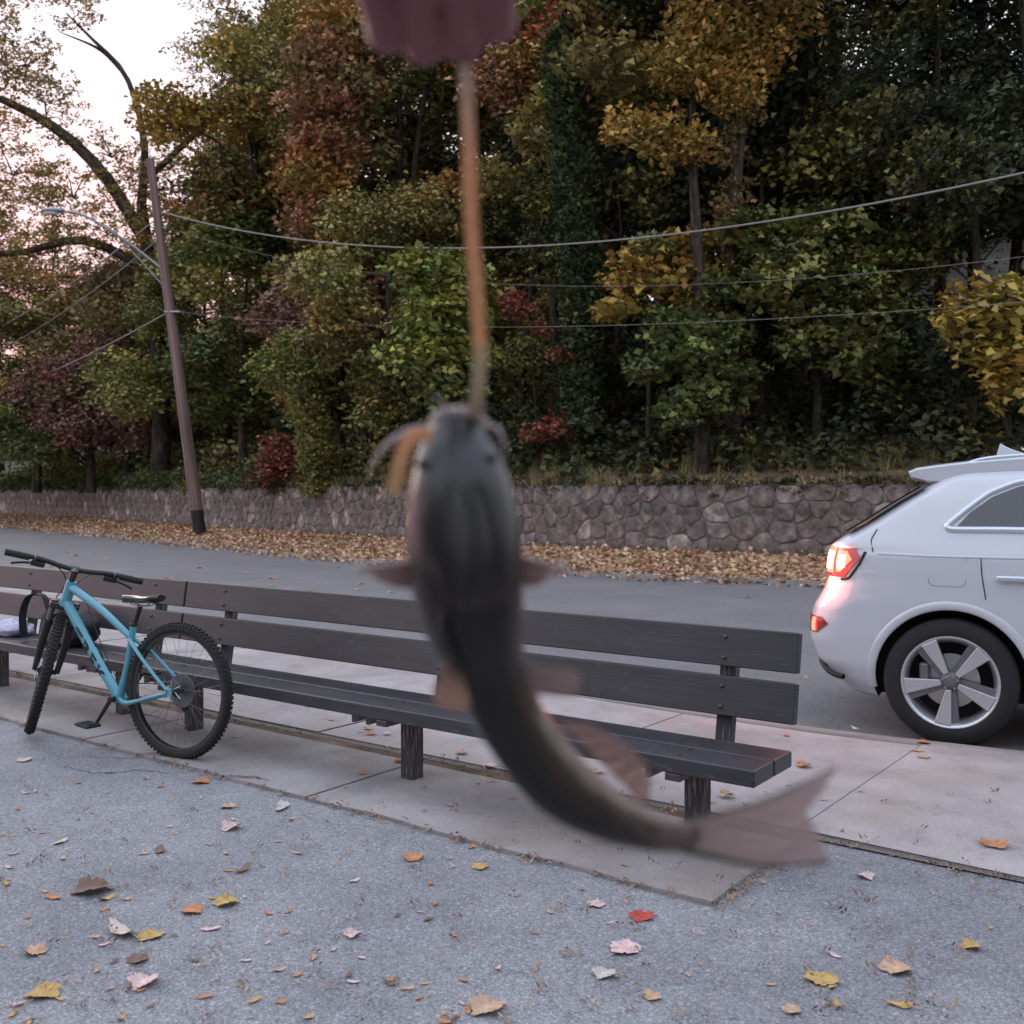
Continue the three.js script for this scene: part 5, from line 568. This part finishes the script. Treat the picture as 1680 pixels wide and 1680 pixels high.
{ const fish = base('catfish', 'dark slick catfish hanging head up from the strap, tail curling right', 'fish'); fish.position.set(-0.034, 1.54, -0.62);
  // spine in metres from the snout: [x, y, z, half width, half depth of body (back to belly), twist]
  const S = [ // twist turns the back from facing the viewer to facing the outside of the bend
    [0.002, 0.004, -0.019, 0.013, 0.008, 0], [0.001, -0.004, -0.016, 0.019, 0.011, 0], [0.001, -0.018, -0.011, 0.0255, 0.0175, 0], [0.003, -0.040, -0.004, 0.0315, 0.0245, 0], [0.005, -0.066, 0.001, 0.0350, 0.0265, 0.05], [0.007, -0.092, 0.003, 0.0345, 0.029, 0.1], [0.011, -0.118, 0.003, 0.031, 0.030, 0.2], [0.018, -0.146, -0.002, 0.0245, 0.026, 0.4], [0.029, -0.172, -0.004, 0.0205, 0.0225, 0.7], [0.045, -0.197, -0.006, 0.017, 0.0205, 1.0], [0.066, -0.2205, -0.008, 0.0145, 0.0195, 1.2], [0.093, -0.239, -0.010, 0.011, 0.0155, 1.35], [0.122, -0.2505, -0.012, 0.0075, 0.0115, 1.45], [0.144, -0.254, -0.013, 0.0035, 0.008, 1.5], [0.150, -0.254, -0.013, 0.001, 0.005, 1.5]];
  const c = new THREE.CatmullRomCurve3(S.map((p) => V(p[0], p[1], p[2]))); const val = (t, k) => { const f = t * (S.length - 1), i = Math.min(S.length - 2, Math.floor(f)), u = f - i, p0 = S[Math.max(0, i - 1)][k], p1 = S[i][k], p2 = S[i + 1][k], p3 = S[Math.min(S.length - 1, i + 2)][k]; return 0.5 * (2 * p1 + (p2 - p0) * u + (2 * p0 - 5 * p1 + 4 * p2 - p3) * u * u + (3 * p1 - p0 - 3 * p2 + p3) * u * u * u); };
  const frameAt = (t) => { const p = c.getPoint(t), T = c.getTangent(t), tw = val(t, 5), Z = V(0, 0, 1), side = T.clone().cross(Z).normalize(); const outer = side.clone(); if (outer.x > 0) outer.negate(); // left / outside of the bend
    const dorsal = Z.clone().addScaledVector(T, -Z.dot(T)).normalize().multiplyScalar(Math.cos(tw)).addScaledVector(outer, Math.sin(tw)).normalize(), lat = T.clone().cross(dorsal).normalize(); return { p, T, dorsal, lat, w: Math.max(0.0008, val(t, 3)), h: Math.max(0.0008, val(t, 4)) }; };
  const NU = 96, NV = 48, P = [], C = [], U = [], I = [];
  for (let i = 0; i <= NU; i++) { const t = i / NU, f = frameAt(t); for (let j = 0; j <= NV; j++) { const a = j / NV * 6.28319, sa = Math.sin(a), ca = Math.cos(a); const head = 1 - smooth(0.12, 0.4, t); let dw = f.w * Math.sign(ca) * Math.abs(ca) ** lerp(0.95, 1.0, head), dh = f.h * Math.sign(sa) * Math.abs(sa) ** lerp(1, 1.1, head) * (sa > 0 ? 1 : lerp(1, 0.85, head));
      // low ridge along the back
      if (sa > 0) dh += f.h * (0.10 * Math.exp(-((ca / 0.22) ** 2)) * smooth(0.3, 0.5, t));
      const q = f.p.clone().addScaledVector(f.lat, dw).addScaledVector(f.dorsal, dh); P.push(q.x, q.y, q.z); U.push(t * 4, j / NV);
      const n = fbm(t * 40 + 3, a * 5 + 7, 4), n2 = fbm(t * 90 + 13, a * 11 + 17, 3); // countershaded skin: dark back, brown flank, pale belly
      const belly = smooth(-0.15, -0.75, sa + (n - 0.5) * 0.5), flank = smooth(0.75, 0.0, sa + (n - 0.5) * 0.4) * (1 - belly);
      let col = [0.008, 0.006, 0.006]; const mixc = (b, k) => { col = col.map((x, q2) => lerp(x, b[q2], k)); };
      mixc([0.030, 0.018, 0.012], flank * 0.9); mixc([0.20, 0.145, 0.12], belly);
      mixc([0.15, 0.105, 0.095], smooth(0.78, 0.97, t + (n - 0.5) * 0.2) * 0.9); const k = 0.8 + n2 * 0.4; C.push(col[0] * k, col[1] * k, col[2] * k); } }
  for (let i = 0; i < NU; i++) for (let j = 0; j < NV; j++) { const a = i * (NV + 1) + j, b = a + NV + 1; I.push(a, a + 1, b, b, a + 1, b + 1); }
  for (const [row, flipIt] of [[0, false], [NU, true]]) { const f = frameAt(row / NU), k = P.length / 3; const q = f.p.clone().addScaledVector(f.T, row ? 0.002 : -0.003); P.push(q.x, q.y, q.z); U.push(0, 0); C.push(0.09, 0.07, 0.065); for (let j = 0; j < NV; j++) { const a = row * (NV + 1) + j; flipIt ? I.push(a, a + 1, k) : I.push(a + 1, a, k); } }
  const g = new THREE.BufferGeometry(); g.setAttribute('position', new THREE.Float32BufferAttribute(P, 3)); g.setAttribute('color', new THREE.Float32BufferAttribute(C, 3)); g.setAttribute('uv', new THREE.Float32BufferAttribute(U, 2)); g.setIndex(I); g.computeVertexNormals(); mesh('body', g, M.fishSkin, fish);
  // eyes, mouth rim
  for (const k of [-1, 1]) { const f = frameAt(0.17), q = f.p.clone().addScaledVector(f.lat, k * f.w * 0.72).addScaledVector(f.dorsal, f.h * 0.66); mesh('eye', new THREE.SphereGeometry(0.0048, 16, 12).translate(q.x, q.y, q.z), M.fishEye, fish); }
  mesh('mouth', tube([V(-0.016, -0.001, -0.020), V(-0.012, 0.006, -0.018), V(0, 0.009, -0.017), V(0.013, 0.006, -0.018), V(0.018, -0.001, -0.020)], 0.0032, 20, 8), M.barbel, fish);
  // barbels
  const bar = (pts, r) => mesh('barbel', taper(pts.map((p) => V(...p)), [r, r * 0.7, r * 0.25], 20, 8), M.barbel, fish);
  bar([[-0.015, -0.002, -0.018], [-0.028, -0.003, -0.014], [-0.044, -0.013, -0.012], [-0.054, -0.028, -0.012]], 0.0026); bar([[0.015, 0.0, -0.018], [0.025, -0.002, -0.014], [0.029, -0.012, -0.013], [0.030, -0.022, -0.014]], 0.002);
  bar([[-0.007, 0.004, -0.018], [-0.009, 0.014, -0.013], [-0.016, 0.018, -0.012]], 0.0014); bar([[0.010, 0.004, -0.018], [0.014, 0.012, -0.014], [0.021, 0.011, -0.014]], 0.0014);
  // fins: fans of thin membrane with rays
  function fin(name, root0, root1, tip0, tip1, mat, spread = [], bow = 0, spine) { const A = V(...root0), B = V(...root1), Cc = V(...tip0), D = V(...tip1); const gg = grid(14, 10, (u, v) => { const r = A.clone().lerp(B, u), e = Cc.clone().lerp(D, u), notch = spread.length ? spread[0] * Math.sin(u * Math.PI) : 0; e.lerp(r, notch + 0.3 * Math.abs(2 * u - 1) ** 5); const q = r.lerp(e, v); q.z += bow * Math.sin(u * Math.PI) * v + Math.sin(u * 38) * 0.0006 * v; return [q.x, q.y, q.z]; }); const m = mesh(name, gg, mat, fish); const rays = []; for (let i = 0; i <= 6; i++) { const u = i / 6, r = A.clone().lerp(B, u), e = Cc.clone().lerp(D, u).lerp(r, spread.length ? spread[0] * Math.sin(u * Math.PI) : 0); e.z += bow * Math.sin(u * Math.PI); rays.push(rod(r, r.clone().lerp(e, 0.97), 0.0007, 0.0003, 5)); } mesh('fin_rays', rays, M.finDark, m); if (spine) mesh('spine', taper([A, A.clone().lerp(Cc, 0.5), Cc], [0.0022, 0.0016, 0.0006], 8, 8), M.barbel, m); if (spine) mesh('spine_tip', new THREE.SphereGeometry(0.0034, 12, 8).translate(Cc.x, Cc.y, Cc.z), M.barbel, m); return m; }
  fin('pectoral_fin', [-0.028, -0.084, -0.006], [-0.027, -0.100, -0.008], [-0.056, -0.086, 0.006], [-0.042, -0.097, 0.0], M.finPink, [], 0.002, true);
  fin('pectoral_fin', [0.038, -0.080, -0.006], [0.038, -0.098, -0.008], [0.064, -0.086, 0.0], [0.050, -0.098, -0.004], M.finPink, [], 0.002, true);
  fin('pelvic_fin', [-0.001, -0.132, 0.024], [0.003, -0.138, 0.024], [-0.015, -0.164, 0.031], [0.012, -0.169, 0.031], M.finOrange, [0.05], 0.002);
  fin('pelvic_fin', [0.042, -0.146, -0.012], [0.048, -0.166, -0.014], [0.080, -0.150, -0.004], [0.076, -0.166, -0.008], M.finPale, [0.1], 0.002);
  fin('dorsal_fin', [-0.004, -0.098, 0.024], [0.004, -0.132, 0.024], [-0.010, -0.126, 0.040], [0.006, -0.150, 0.032], phy({ color: lin(0.012, 0.009, 0.009), roughness: 0.6, side: THREE.DoubleSide }), [0.1], 0.0);
  fin('anal_fin', [0.062, -0.180, -0.008], [0.116, -0.236, -0.012], [0.088, -0.184, -0.006], [0.122, -0.216, -0.012], M.finPink, [-0.15], 0.002);
  // forked tail
  { const root = V(0.141, -0.2535, -0.013); const gg = grid(28, 12, (u, v) => { const a = lerp(0.08, -0.36, u), L = 0.098 * (0.82 + 0.20 * Math.abs(u - 0.5) * 2), base0 = lerp(0.0085, -0.0085, u); const d = V(Math.cos(a), Math.sin(a), 0).applyAxisAngle(V(0, 0, 1), 0.04); const q = root.clone().add(V(-0.003, base0, 0)).addScaledVector(d, L * v); q.y += 0.02 * v * v; q.z += Math.sin(u * 34) * 0.0006 * v - 0.006 * v * v; return [q.x, q.y, q.z]; }); const m = mesh('tail_fin', gg, M.finPale, fish); const edge = []; for (const [u, r] of [[0, 0.001], [1, 0.0022]]) { const a = lerp(0.08, -0.36, u), d = V(Math.cos(a), Math.sin(a), 0).applyAxisAngle(V(0, 0, 1), 0.04), s = root.clone().add(V(-0.003, lerp(0.0085, -0.0085, u), 0)), e = s.clone().addScaledVector(d, 0.0995); e.z -= 0.006; e.y += 0.02; const mm = s.clone().lerp(e, 0.5); mm.y -= 0.005; edge.push(taper([s, mm, e], [r, r * 0.9, r * 0.6], 10, 8)); } mesh('fin_edge', edge[0], M.finDark, m); mesh('fin_edge', edge[1], M.finDark, m); const rays = []; for (let i = 1; i < 10; i++) { const u = i / 10, a = lerp(0.08, -0.36, u), L = 0.098 * (0.82 + 0.20 * Math.abs(u - 0.5) * 2), d = V(Math.cos(a), Math.sin(a), 0).applyAxisAngle(V(0, 0, 1), 0.04), s = root.clone().add(V(-0.003, lerp(0.0085, -0.0085, u), 0)), e = s.clone().addScaledVector(d, L * 0.98); e.z -= 0.006; e.y += 0.02; const mm = s.clone().lerp(e, 0.5); mm.y -= 0.005; rays.push(taper([s, mm, e], [0.0006, 0.0005, 0.0003], 8, 5)); } mesh('fin_rays', rays, M.finPink, m); }
}
// strap: orange webbing, varying light painted in as tan and khaki zones, through the mouth and down beside the head
{ const strapTex = tex(256, (u, v) => { const w = (Math.sin(u * 2 * Math.PI * 40) + Math.sin(v * 2 * Math.PI * 8)) * 0.03, n = tfbm(u, v, 12, 3); const k = 0.92 + w + (n - 0.5) * 0.16; return [k, k, k]; });
  M.strap = std({ map: strapTex, vertexColors: true, roughness: 0.75 });
  const st = base('strap', 'orange and tan strap from the hand down into the catfish mouth', 'strap');
  const strip = (pts, w, th, colorAt) => { const c = new THREE.CatmullRomCurve3(pts.map((p) => V(...p))), n = 60, prof = [[-1, -1], [-0.8, -1.3], [0.8, -1.3], [1, -1], [1, 1], [0.8, 1.3], [-0.8, 1.3], [-1, 1], [-1, -1]]; const gg = grid(n, 8, (u, v) => { const q = c.getPoint(u), T = c.getTangent(u), S = T.clone().cross(V(0, 0, 1)).normalize(), F = S.clone().cross(T).normalize(), k = prof[Math.round(v * 8)]; q.addScaledVector(S, k[0] * w).addScaledVector(F, k[1] * th); return [q.x, q.y, q.z, u * 6, v]; }); const col = new Float32Array(gg.attributes.position.count * 3); for (let j = 0; j <= 8; j++) for (let i = 0; i <= n; i++) { const cc = colorAt(i / n + (fbm(i * 0.3, j, 2) - 0.5) * 0.04); col.set(cc, (j * (n + 1) + i) * 3); } gg.setAttribute('color', new THREE.BufferAttribute(col, 3)); return gg; };
  const tan = [0.50, 0.35, 0.29], orange = [0.70, 0.31, 0.14], khaki = [0.48, 0.38, 0.24], mixa = (a, b, t) => a.map((x, i) => lerp(x, b[i], t));
  mesh('webbing', strip([[-0.0290, 1.800, -0.622], [-0.0285, 1.765, -0.62], [-0.0262, 1.72, -0.62], [-0.0242, 1.66, -0.62], [-0.0205, 1.61, -0.62], [-0.0190, 1.58, -0.62], [-0.0215, 1.555, -0.626], [-0.0245, 1.541, -0.636], [-0.026, 1.528, -0.648]], 0.0041, 0.0008, (t) => t < 0.3 ? mixa(tan, orange, smooth(0.12, 0.32, t)) : t < 0.66 ? mixa(orange, khaki, smooth(0.58, 0.63, t)) : mixa(khaki, tan, smooth(0.78, 0.86, t))), M.strap, st);
  mesh('loose_end', strip([[-0.048, 1.534, -0.615], [-0.060, 1.531, -0.610], [-0.066, 1.516, -0.608], [-0.070, 1.498, -0.609]], 0.0042, 0.0008, (t) => mixa(orange, [0.6, 0.34, 0.16], smooth(0.4, 1, t))), M.strap, st); }
// hand: fingers closed over the strap, forearm leaving upwards to the left
M.skin = phy({ color: lin(0.23, 0.076, 0.088), roughness: 0.5, clearcoat: 0.15, clearcoatRoughness: 0.4 });
M.nail = phy({ color: lin(0.17, 0.085, 0.09), roughness: 0.3, clearcoat: 0.5 });
M.sleeve = std({ color: lin(0.03, 0.03, 0.045), roughness: 0.95 });
{ const O = V(-0.046, 1.842, -0.624); // palm
  const caps = []; const cap = (a, b, r1, r2) => caps.push([V(...a), V(...b), r1, r2]);
  // palm and wrist (relative to O; y up, z towards the viewer)
  for (const [x, y] of [[-0.030, -0.012], [-0.008, -0.014], [0.014, -0.012], [0.034, -0.006]]) cap([x * 0.75, 0.055, -0.012], [x, y, -0.004], 0.019, 0.0145);
  cap([0.0, 0.065, -0.012], [-0.02, 0.12, -0.006], 0.029, 0.026); cap([-0.02, 0.12, -0.006], [-0.10, 0.26, 0.05], 0.027, 0.038);
  const fingers = [[-0.030, 0.0085, 0.9], [-0.008, 0.0090, 1.0], [0.014, 0.0088, 0.97], [0.034, 0.0078, 0.82]], tips = [];
  for (const [x, r, l] of fingers) { const k = [x, -0.010, 0.0], p = [x * 0.93, -0.010 - 0.040 * l, 0.022], m = [x * 0.86 + 0.002, -0.012 - 0.062 * l, 0.006], t = [x * 0.82 + 0.003, -0.004 - 0.050 * l, -0.014]; cap(k, p, r * 1.35, r * 1.12); cap(p, m, r * 1.1, r); cap(m, t, r, r * 0.82); tips.push([m, t, r]); }
  cap([-0.026, 0.035, 0.004], [-0.048, 0.000, 0.022], 0.017, 0.0125); cap([-0.048, 0.0, 0.022], [-0.036, -0.032, 0.034], 0.0115, 0.0105); cap([-0.036, -0.032, 0.034], [-0.014, -0.048, 0.034], 0.0105, 0.0085);
  const dist = (p) => { let d = 1e3; const kk = 0.004; for (const [a, b, r1, r2] of caps) { const ab = b.clone().sub(a), t = clamp(p.clone().sub(a).dot(ab) / ab.lengthSq()), q = a.clone().addScaledVector(ab, t), e = p.distanceTo(q) - lerp(r1, r2, t); const h = clamp(0.5 + 0.5 * (d - e) / kk); d = lerp(d, e, h) - kk * h * (1 - h); if (d > 900) d = e; } return d; };
  const res = 72, half = 0.135, centre = V(0.0, 0.02, 0.01); const mc = new MarchingCubes(res, M.skin, false, false, 200000); mc.isolation = 0; for (let k = 0; k < res; k++) for (let j = 0; j < res; j++) for (let i = 0; i < res; i++) { const f = (n) => (n - res / 2) / (res / 2) * half; mc.field[i + j * res + k * res * res] = -dist(V(f(i), f(j), f(k)).add(centre)) ; }
  mc.update(); const cnt = mc.count, pos = mc.positionArray.slice(0, cnt * 3); for (let i = 0; i < cnt; i++) { pos[i * 3] = pos[i * 3] * half + centre.x; pos[i * 3 + 1] = pos[i * 3 + 1] * half + centre.y; pos[i * 3 + 2] = pos[i * 3 + 2] * half + centre.z; }
  let hg = new THREE.BufferGeometry(); hg.setAttribute('position', new THREE.BufferAttribute(pos, 3)); hg = mergeVertices(hg, 1e-5); hg.computeVertexNormals();
  const person = base('person', 'hand of a person gripping the strap at the top edge', 'person'); person.position.copy(O); person.scale.set(1.22, 1.05, 1.1); const hand = mesh('hand', hg, M.skin, person);
  for (const [m, t, r] of tips) { const a = V(...m), b = V(...t), d = b.clone().sub(a).normalize(); const q = b.clone().addScaledVector(V(0, -1, 0), r * 0.72); const nail = mesh('nail', new THREE.SphereGeometry(1, 12, 8).scale(r * 0.62, 0.0014, r * 0.8), M.nail, hand); nail.position.copy(q); nail.rotation.x = Math.atan2(-d.y, -d.z) * 0.5; }
  mesh('sleeve', taper([V(-0.055, 0.18, 0.02), V(-0.11, 0.28, 0.06), V(-0.19, 0.40, 0.14)], [0.043, 0.050, 0.058], 16, 24), M.sleeve, person); }
// ---------- fallen leaves ----------
function leafShape(kind, seed) { const R = rng(seed), n = kind === 'maple' ? 40 : 22, P = [], I = [], lobes = kind === 'maple' ? 5 : 0; const ring = 3; const curl = 0.9 + R() * 2.2, roll = (R() - 0.5) * 3.4; const out = [];
  for (let i = 0; i < n; i++) { const a = i / n * 6.2832; let r = lobes ? 0.36 + 0.13 * Math.pow(Math.abs(Math.cos(a * 2.5 + seed)), 0.8) + 0.05 * Math.abs(Math.sin(a * 9 + seed)) : 0.5; r *= 0.84 + R() * 0.3; let x = Math.cos(a) * r * (lobes ? 0.95 : 0.42), y = Math.sin(a) * r; if (!lobes) x *= 1 - 0.35 * Math.sin(a); out.push([x, y]); }
  const lift = (x, y) => curl * 0.35 * ((x * Math.cos(seed) + y * Math.sin(seed)) ** 2 * 1.8 + 0.2 * y * y) + roll * 0.25 * x * y + 0.10 * Math.sin(y * 7 + seed) * x - Math.abs(x) * 0.12; let lo = 1e9; P.push(0, lift(0, 0), 0); for (let k = 1; k <= ring; k++) for (const [x, y] of out) { const f = k / ring, h = lift(x * f, y * f) + (k === ring ? (R() - 0.3) * 0.05 : 0); P.push(x * f, h, y * f); lo = Math.min(lo, h); } for (let i = 1; i < P.length; i += 3) { P[i] -= lo; }
  for (let i = 0; i < n; i++) { I.push(0, 1 + (i + 1) % n, 1 + i); for (let k = 0; k < ring - 1; k++) { const a = 1 + k * n + i, b = 1 + k * n + (i + 1) % n; I.push(a, b, a + n, b, b + n, a + n); } }
  const g = new THREE.BufferGeometry(); g.setAttribute('position', new THREE.Float32BufferAttribute(P, 3)); g.setIndex(I); g.computeVertexNormals();
  const sy = lift(0, -0.25) - lo; const stalk = taper([V(0, sy, -0.25), V(0.01, sy * 0.8 + 0.02, -0.55), V(0.06, 0.02, -0.85)], [0.012, 0.012, 0.008], 5, 4); const out2 = mergeGeometries([clean(g), clean(stalk)]), pp = out2.attributes.position, cc = new Float32Array(pp.count * 3); for (let i = 0; i < pp.count; i++) { const x = pp.getX(i), z = pp.getZ(i), f = fbm(x * 7 + seed, z * 7 + 30, 3), rib = Math.exp(-((x / 0.018) ** 2)) * 0.25, sp = smooth(0.62, 0.72, fbm(x * 16 + seed * 3, z * 16 + 60, 2)); const q = 0.82 + f * 0.36 + rib - sp * 0.35; cc[i * 3] = q; cc[i * 3 + 1] = q * (1 - 0.12 * sp); cc[i * 3 + 2] = q * (1 - 0.2 * sp); } out2.setAttribute('color', new THREE.BufferAttribute(cc, 3)); return out2; }
const leafGeos = { maple: [1, 2, 3, 4].map((s) => leafShape('maple', s * 7)), oval: [1, 2, 3, 4].map((s) => leafShape('oval', s * 13)) };
const leafMat = (r, g, b) => std({ color: lin(r, g, b), roughness: 0.8, side: THREE.DoubleSide, vertexColors: true });
const LM = { pale: leafMat(0.58, 0.48, 0.42), pink: leafMat(0.60, 0.44, 0.43), tan: leafMat(0.46, 0.31, 0.21), orange: leafMat(0.45, 0.20, 0.09), yellow: leafMat(0.46, 0.31, 0.11), brown: leafMat(0.17, 0.105, 0.08), red: leafMat(0.42, 0.06, 0.045), grey: leafMat(0.46, 0.42, 0.40) };
const gnd = (X, Y) => { const a = (X - 840) / 1685, b = (840 - Y) / 1685, c = Math.cos(35 / 1685), s = Math.sin(35 / 1685), vy = -s + b * c, vz = c + b * s, t = -1.5 / vy; return [a * t, -vz * t]; };
{ const R = rng(2024); const heightAt = (x, z) => { const s = (x - BO.x) * BU.x + (z - BO.z) * BU.z, b = (x - BO.x) * BN.x + (z - BO.z) * BN.z; return b > -0.61 && b < 0.19 && s < 1.96 ? 0.024 : b > 0.3 ? 0.022 : 0.004; };
  const put = (X, Y, size, shape, colour, label, group) => { const [x, z] = gnd(X, Y), m = new THREE.Mesh(leafGeos[shape][Math.floor(R() * 4)], LM[colour]); m.name = numbered('fallen_leaf'); const sz = size * 1.0; m.scale.set(sz * 0.85, sz * (0.25 + R() * 0.45), sz * 0.85); m.position.set(x, heightAt(x, z), z); m.rotation.y = R() * 6.283; scene.add(m); tag(m, label, 'leaf', group); };
  // leaves one can name
  const named = [[200, 1532, 0.17, 'oval', 'pale', 'largest pale curled leaf, below the bicycle near the left edge'], [152, 1462, 0.17, 'maple', 'brown', 'dark brown crumpled leaf left of the large pale curled leaf'], [72, 1632, 0.12, 'maple', 'yellow', 'yellow leaf in the lower left corner of the path'], [236, 1614, 0.11, 'maple', 'pink', 'pale pink ragged leaf low on the left of the path'], [330, 1284, 0.11, 'maple', 'orange', 'orange-brown leaf in the joint behind the bicycle tyre'], [380, 1360, 0.11, 'maple', 'pink', 'pinkish leaf on the asphalt below the rear bicycle tyre'], [463, 1326, 0.17, 'oval', 'grey', 'long pale grey leaf on the asphalt by the bench slab'], [1052, 1505, 0.11, 'maple', 'red', 'red leaf on the asphalt below the catfish tail'], [1026, 1558, 0.13, 'maple', 'pink', 'whitish leaf with a stalk just below the red leaf'], [992, 1600, 0.09, 'maple', 'grey', 'small white leaf left of and below the whitish stalked leaf'], [1346, 1608, 0.12, 'maple', 'yellow', 'golden leaf at the lower right of the path'], [1470, 1592, 0.12, 'maple', 'tan', 'tan leaf right of the golden leaf'], [1630, 1394, 0.14, 'maple', 'orange', 'rust-orange leaf on the pavement below the car wheel'], [800, 1656, 0.13, 'maple', 'tan', 'tan leaf at the bottom edge of the path'], [100, 1382, 0.10, 'oval', 'pale', 'pale folded leaf on the left above the brown crumpled leaf'], [40, 1248, 0.10, 'maple', 'pale', 'pale leaf in front of the front bicycle wheel'], [345, 1526, 0.08, 'oval', 'pink', 'small pale oval leaf right of the large pale curled leaf'], [262, 1395, 0.12, 'oval', 'brown', 'thin brown curled leaf among the left cluster'], [396, 1430, 0.11, 'oval', 'brown', 'frayed dark leaf in the middle left of the path'], [1594, 1556, 0.08, 'maple', 'yellow', 'small yellow leaf near the right edge of the path'], [1420, 1440, 0.08, 'maple', 'pale', 'pale leaf below the pavement edge on the right'], [1474, 1650, 0.09, 'oval', 'yellow', 'yellow leaf at the bottom right below the tan leaf'], [175, 1476, 0.075, 'oval', 'yellow', 'small yellow leaf touching the brown crumpled leaf'], [88, 1474, 0.09, 'oval', 'orange', 'bent orange leaf left of the brown crumpled leaf']];
  for (const [X, Y, s, sh, c, l] of named) put(X, Y, s, sh, c, l);
  const refs = named.map(([X, Y, , , , l]) => { const [x, z] = gnd(X, Y); return [x, z, 'the ' + l.split(/ on | in | at | left| right| below| just| touching| among| near|, /)[0]]; });
  const far = [[poleFoot.x, poleFoot.z, 'the utility pole'], [1.9, -6.6, 'the tail of the white car'], [-1.86, -5.69, 'the rear bicycle tyre'], [sb(0, 0).x, sb(0, 0).z, 'the middle bench leg'], [sb(1.95, 0).x, sb(1.95, 0).z, 'the near end of the bench']];
  const NUM = 'no one two three four five six seven eight nine ten eleven twelve thirteen fourteen fifteen sixteen seventeen eighteen nineteen twenty twenty-one twenty-two twenty-three twenty-four twenty-five twenty-six twenty-seven twenty-eight twenty-nine thirty'.split(' '); const usedLabel = new Set(); const where = (head, x, z, list) => { const L = [...list].sort((p, q) => Math.hypot(p[0] - x, p[1] - z) - Math.hypot(q[0] - x, q[1] - z)); for (const [rx, rz, n] of L) { const dx = x - rx, dz = z - rz, d = Math.hypot(dx, dz), way = Math.abs(dx) > Math.abs(dz) ? (dx < 0 ? 'left of' : 'right of') : dz < 0 ? 'beyond' : 'nearer than', m = d < 0.12 ? 'close by,' : d < 1 ? NUM[Math.round(d * 10)] + ' hands' : NUM[Math.min(30, Math.round(d / 0.6))] + ' steps'; const l = `${head} ${m} ${way} ${n}`; if (!usedLabel.has(l)) { usedLabel.add(l); return l; } } return head; };
  const many = ['tan', 'orange', 'pale', 'yellow', 'tan', 'orange', 'brown', 'pink'];
  for (let i = 0; i < 120; i++) { const left = R() < 0.7, X = left ? R() * 760 : R() * 1680, Y = 1260 + Math.pow(R(), 0.8) * 420; const [x, z] = gnd(X, Y); const c = many[Math.floor(R() * 8)], big = R() < 0.14; put(X, Y, big ? 0.07 + R() * 0.04 : 0.03 + R() * 0.03, big ? 'maple' : 'oval', c, where(big ? `middling ${c} leaf` : `tiny ${c} leaf`, x, z, refs), big ? `middling ${c} leaves on the path` : `tiny ${c} leaves on the path`); }
  for (let i = 0; i < 60; i++) { const X = lerp(380, 1680, R()), Y = lerp(1060, 1330, R()), [x, z] = gnd(X, Y), b = (x - BO.x) * BN.x + (z - BO.z) * BN.z; if (b < -0.3 || (b > 1.3 && X < 1250)) continue; const c = many[Math.floor(R() * 6)]; put(X, Y, 0.05 + R() * 0.05, R() < 0.5 ? 'maple' : 'oval', c, where(`${c} leaf on the concrete`, x, z, far), `${c} leaves under and behind the bench`); }
  // leaves on the road
  for (let i = 0; i < 70; i++) { const t = lerp(0.26, 0.62, R()), f = R(), a = nearEdge.getPointAt(t), b = farEdge.getPointAt(t), x = lerp(a.x, b.x, lerp(0.12, 0.95, f)), z = lerp(a.z, b.z, lerp(0.12, 0.95, f)); const c = many[Math.floor(R() * 6)], m = new THREE.Mesh(leafGeos.maple[Math.floor(R() * 4)], LM[c]); m.name = numbered('road_leaf'); const s = 0.10 + R() * 0.08; m.scale.set(s, s * (0.3 + R() * 0.5), s); m.position.set(x, ROADY + 0.004, z); m.rotation.y = R() * 6.283; scene.add(m); tag(m, where(`${c} leaf on the road`, x, z, far), 'leaf', `${c} leaves on the road`); }
  // fine litter in the joints and crumbs on the asphalt
  const crumb = nn(mergeGeometries([0, 1, 2, 3].map((k) => { const r = rng(700 + k); return twig(500 + k, 1, 0.032, 0.012, 0, 0).rotateX((r() - 0.5) * 0.8).translate((r() - 0.5) * 0.08, 0.004, (r() - 0.5) * 0.08); }))); const s = [];
  for (let i = 0; i < 420; i++) { const u = R() < 0.5, p = u ? sb(lerp(-7, 1.96, R()), -0.612 + (R() - 0.5) * 0.04) : sb(lerp(-7, 1.96, R()), 0.20 + R() * 0.15); s.push([p.x, u ? 0.008 : 0.012, p.z, 0.35 + R() * 0.6, [[0.34, 0.2, 0.13], [0.25, 0.15, 0.1], [0.42, 0.28, 0.2]]]); }
  for (let i = 0; i < 50; i++) { const b = 0.17 + (R() - 0.5) * 0.03, p = sb(1.975 + (R() - 0.5) * 0.04, lerp(-0.6, 0.3, R())); s.push([p.x, 0.006, p.z, 0.35 + R() * 0.5, [[0.3, 0.19, 0.13], [0.36, 0.23, 0.15]]]); }
  for (let i = 0; i < 60; i++) { const p = sb(lerp(1.98, 5, R()), 0.295 + (R() - 0.5) * 0.04); s.push([p.x, 0.006, p.z, 0.35 + R() * 0.5, [[0.3, 0.19, 0.13], [0.36, 0.23, 0.15]]]); }
  for (let i = 0; i < 420; i++) { const [x, z] = gnd(R() * 1680, 1290 + R() * 390); s.push([x, heightAt(x, z) + 0.002, z, 0.3 + R() * 0.5, [[0.3, 0.2, 0.13], [0.22, 0.13, 0.09], [0.42, 0.34, 0.28]]]); }
  const im = leaves('leaf_crumbs', s, crumb, null, 73); im.name = numbered('leaf_crumbs'); tag(im, 'brown leaf crumbs gathered in the slab joints and on the path', 'leaf litter', null, 'stuff'); }
scene.traverse((o) => { if (o.isMesh) { o.castShadow = true; o.receiveShadow = true; } });
renderer.render(scene, camera);
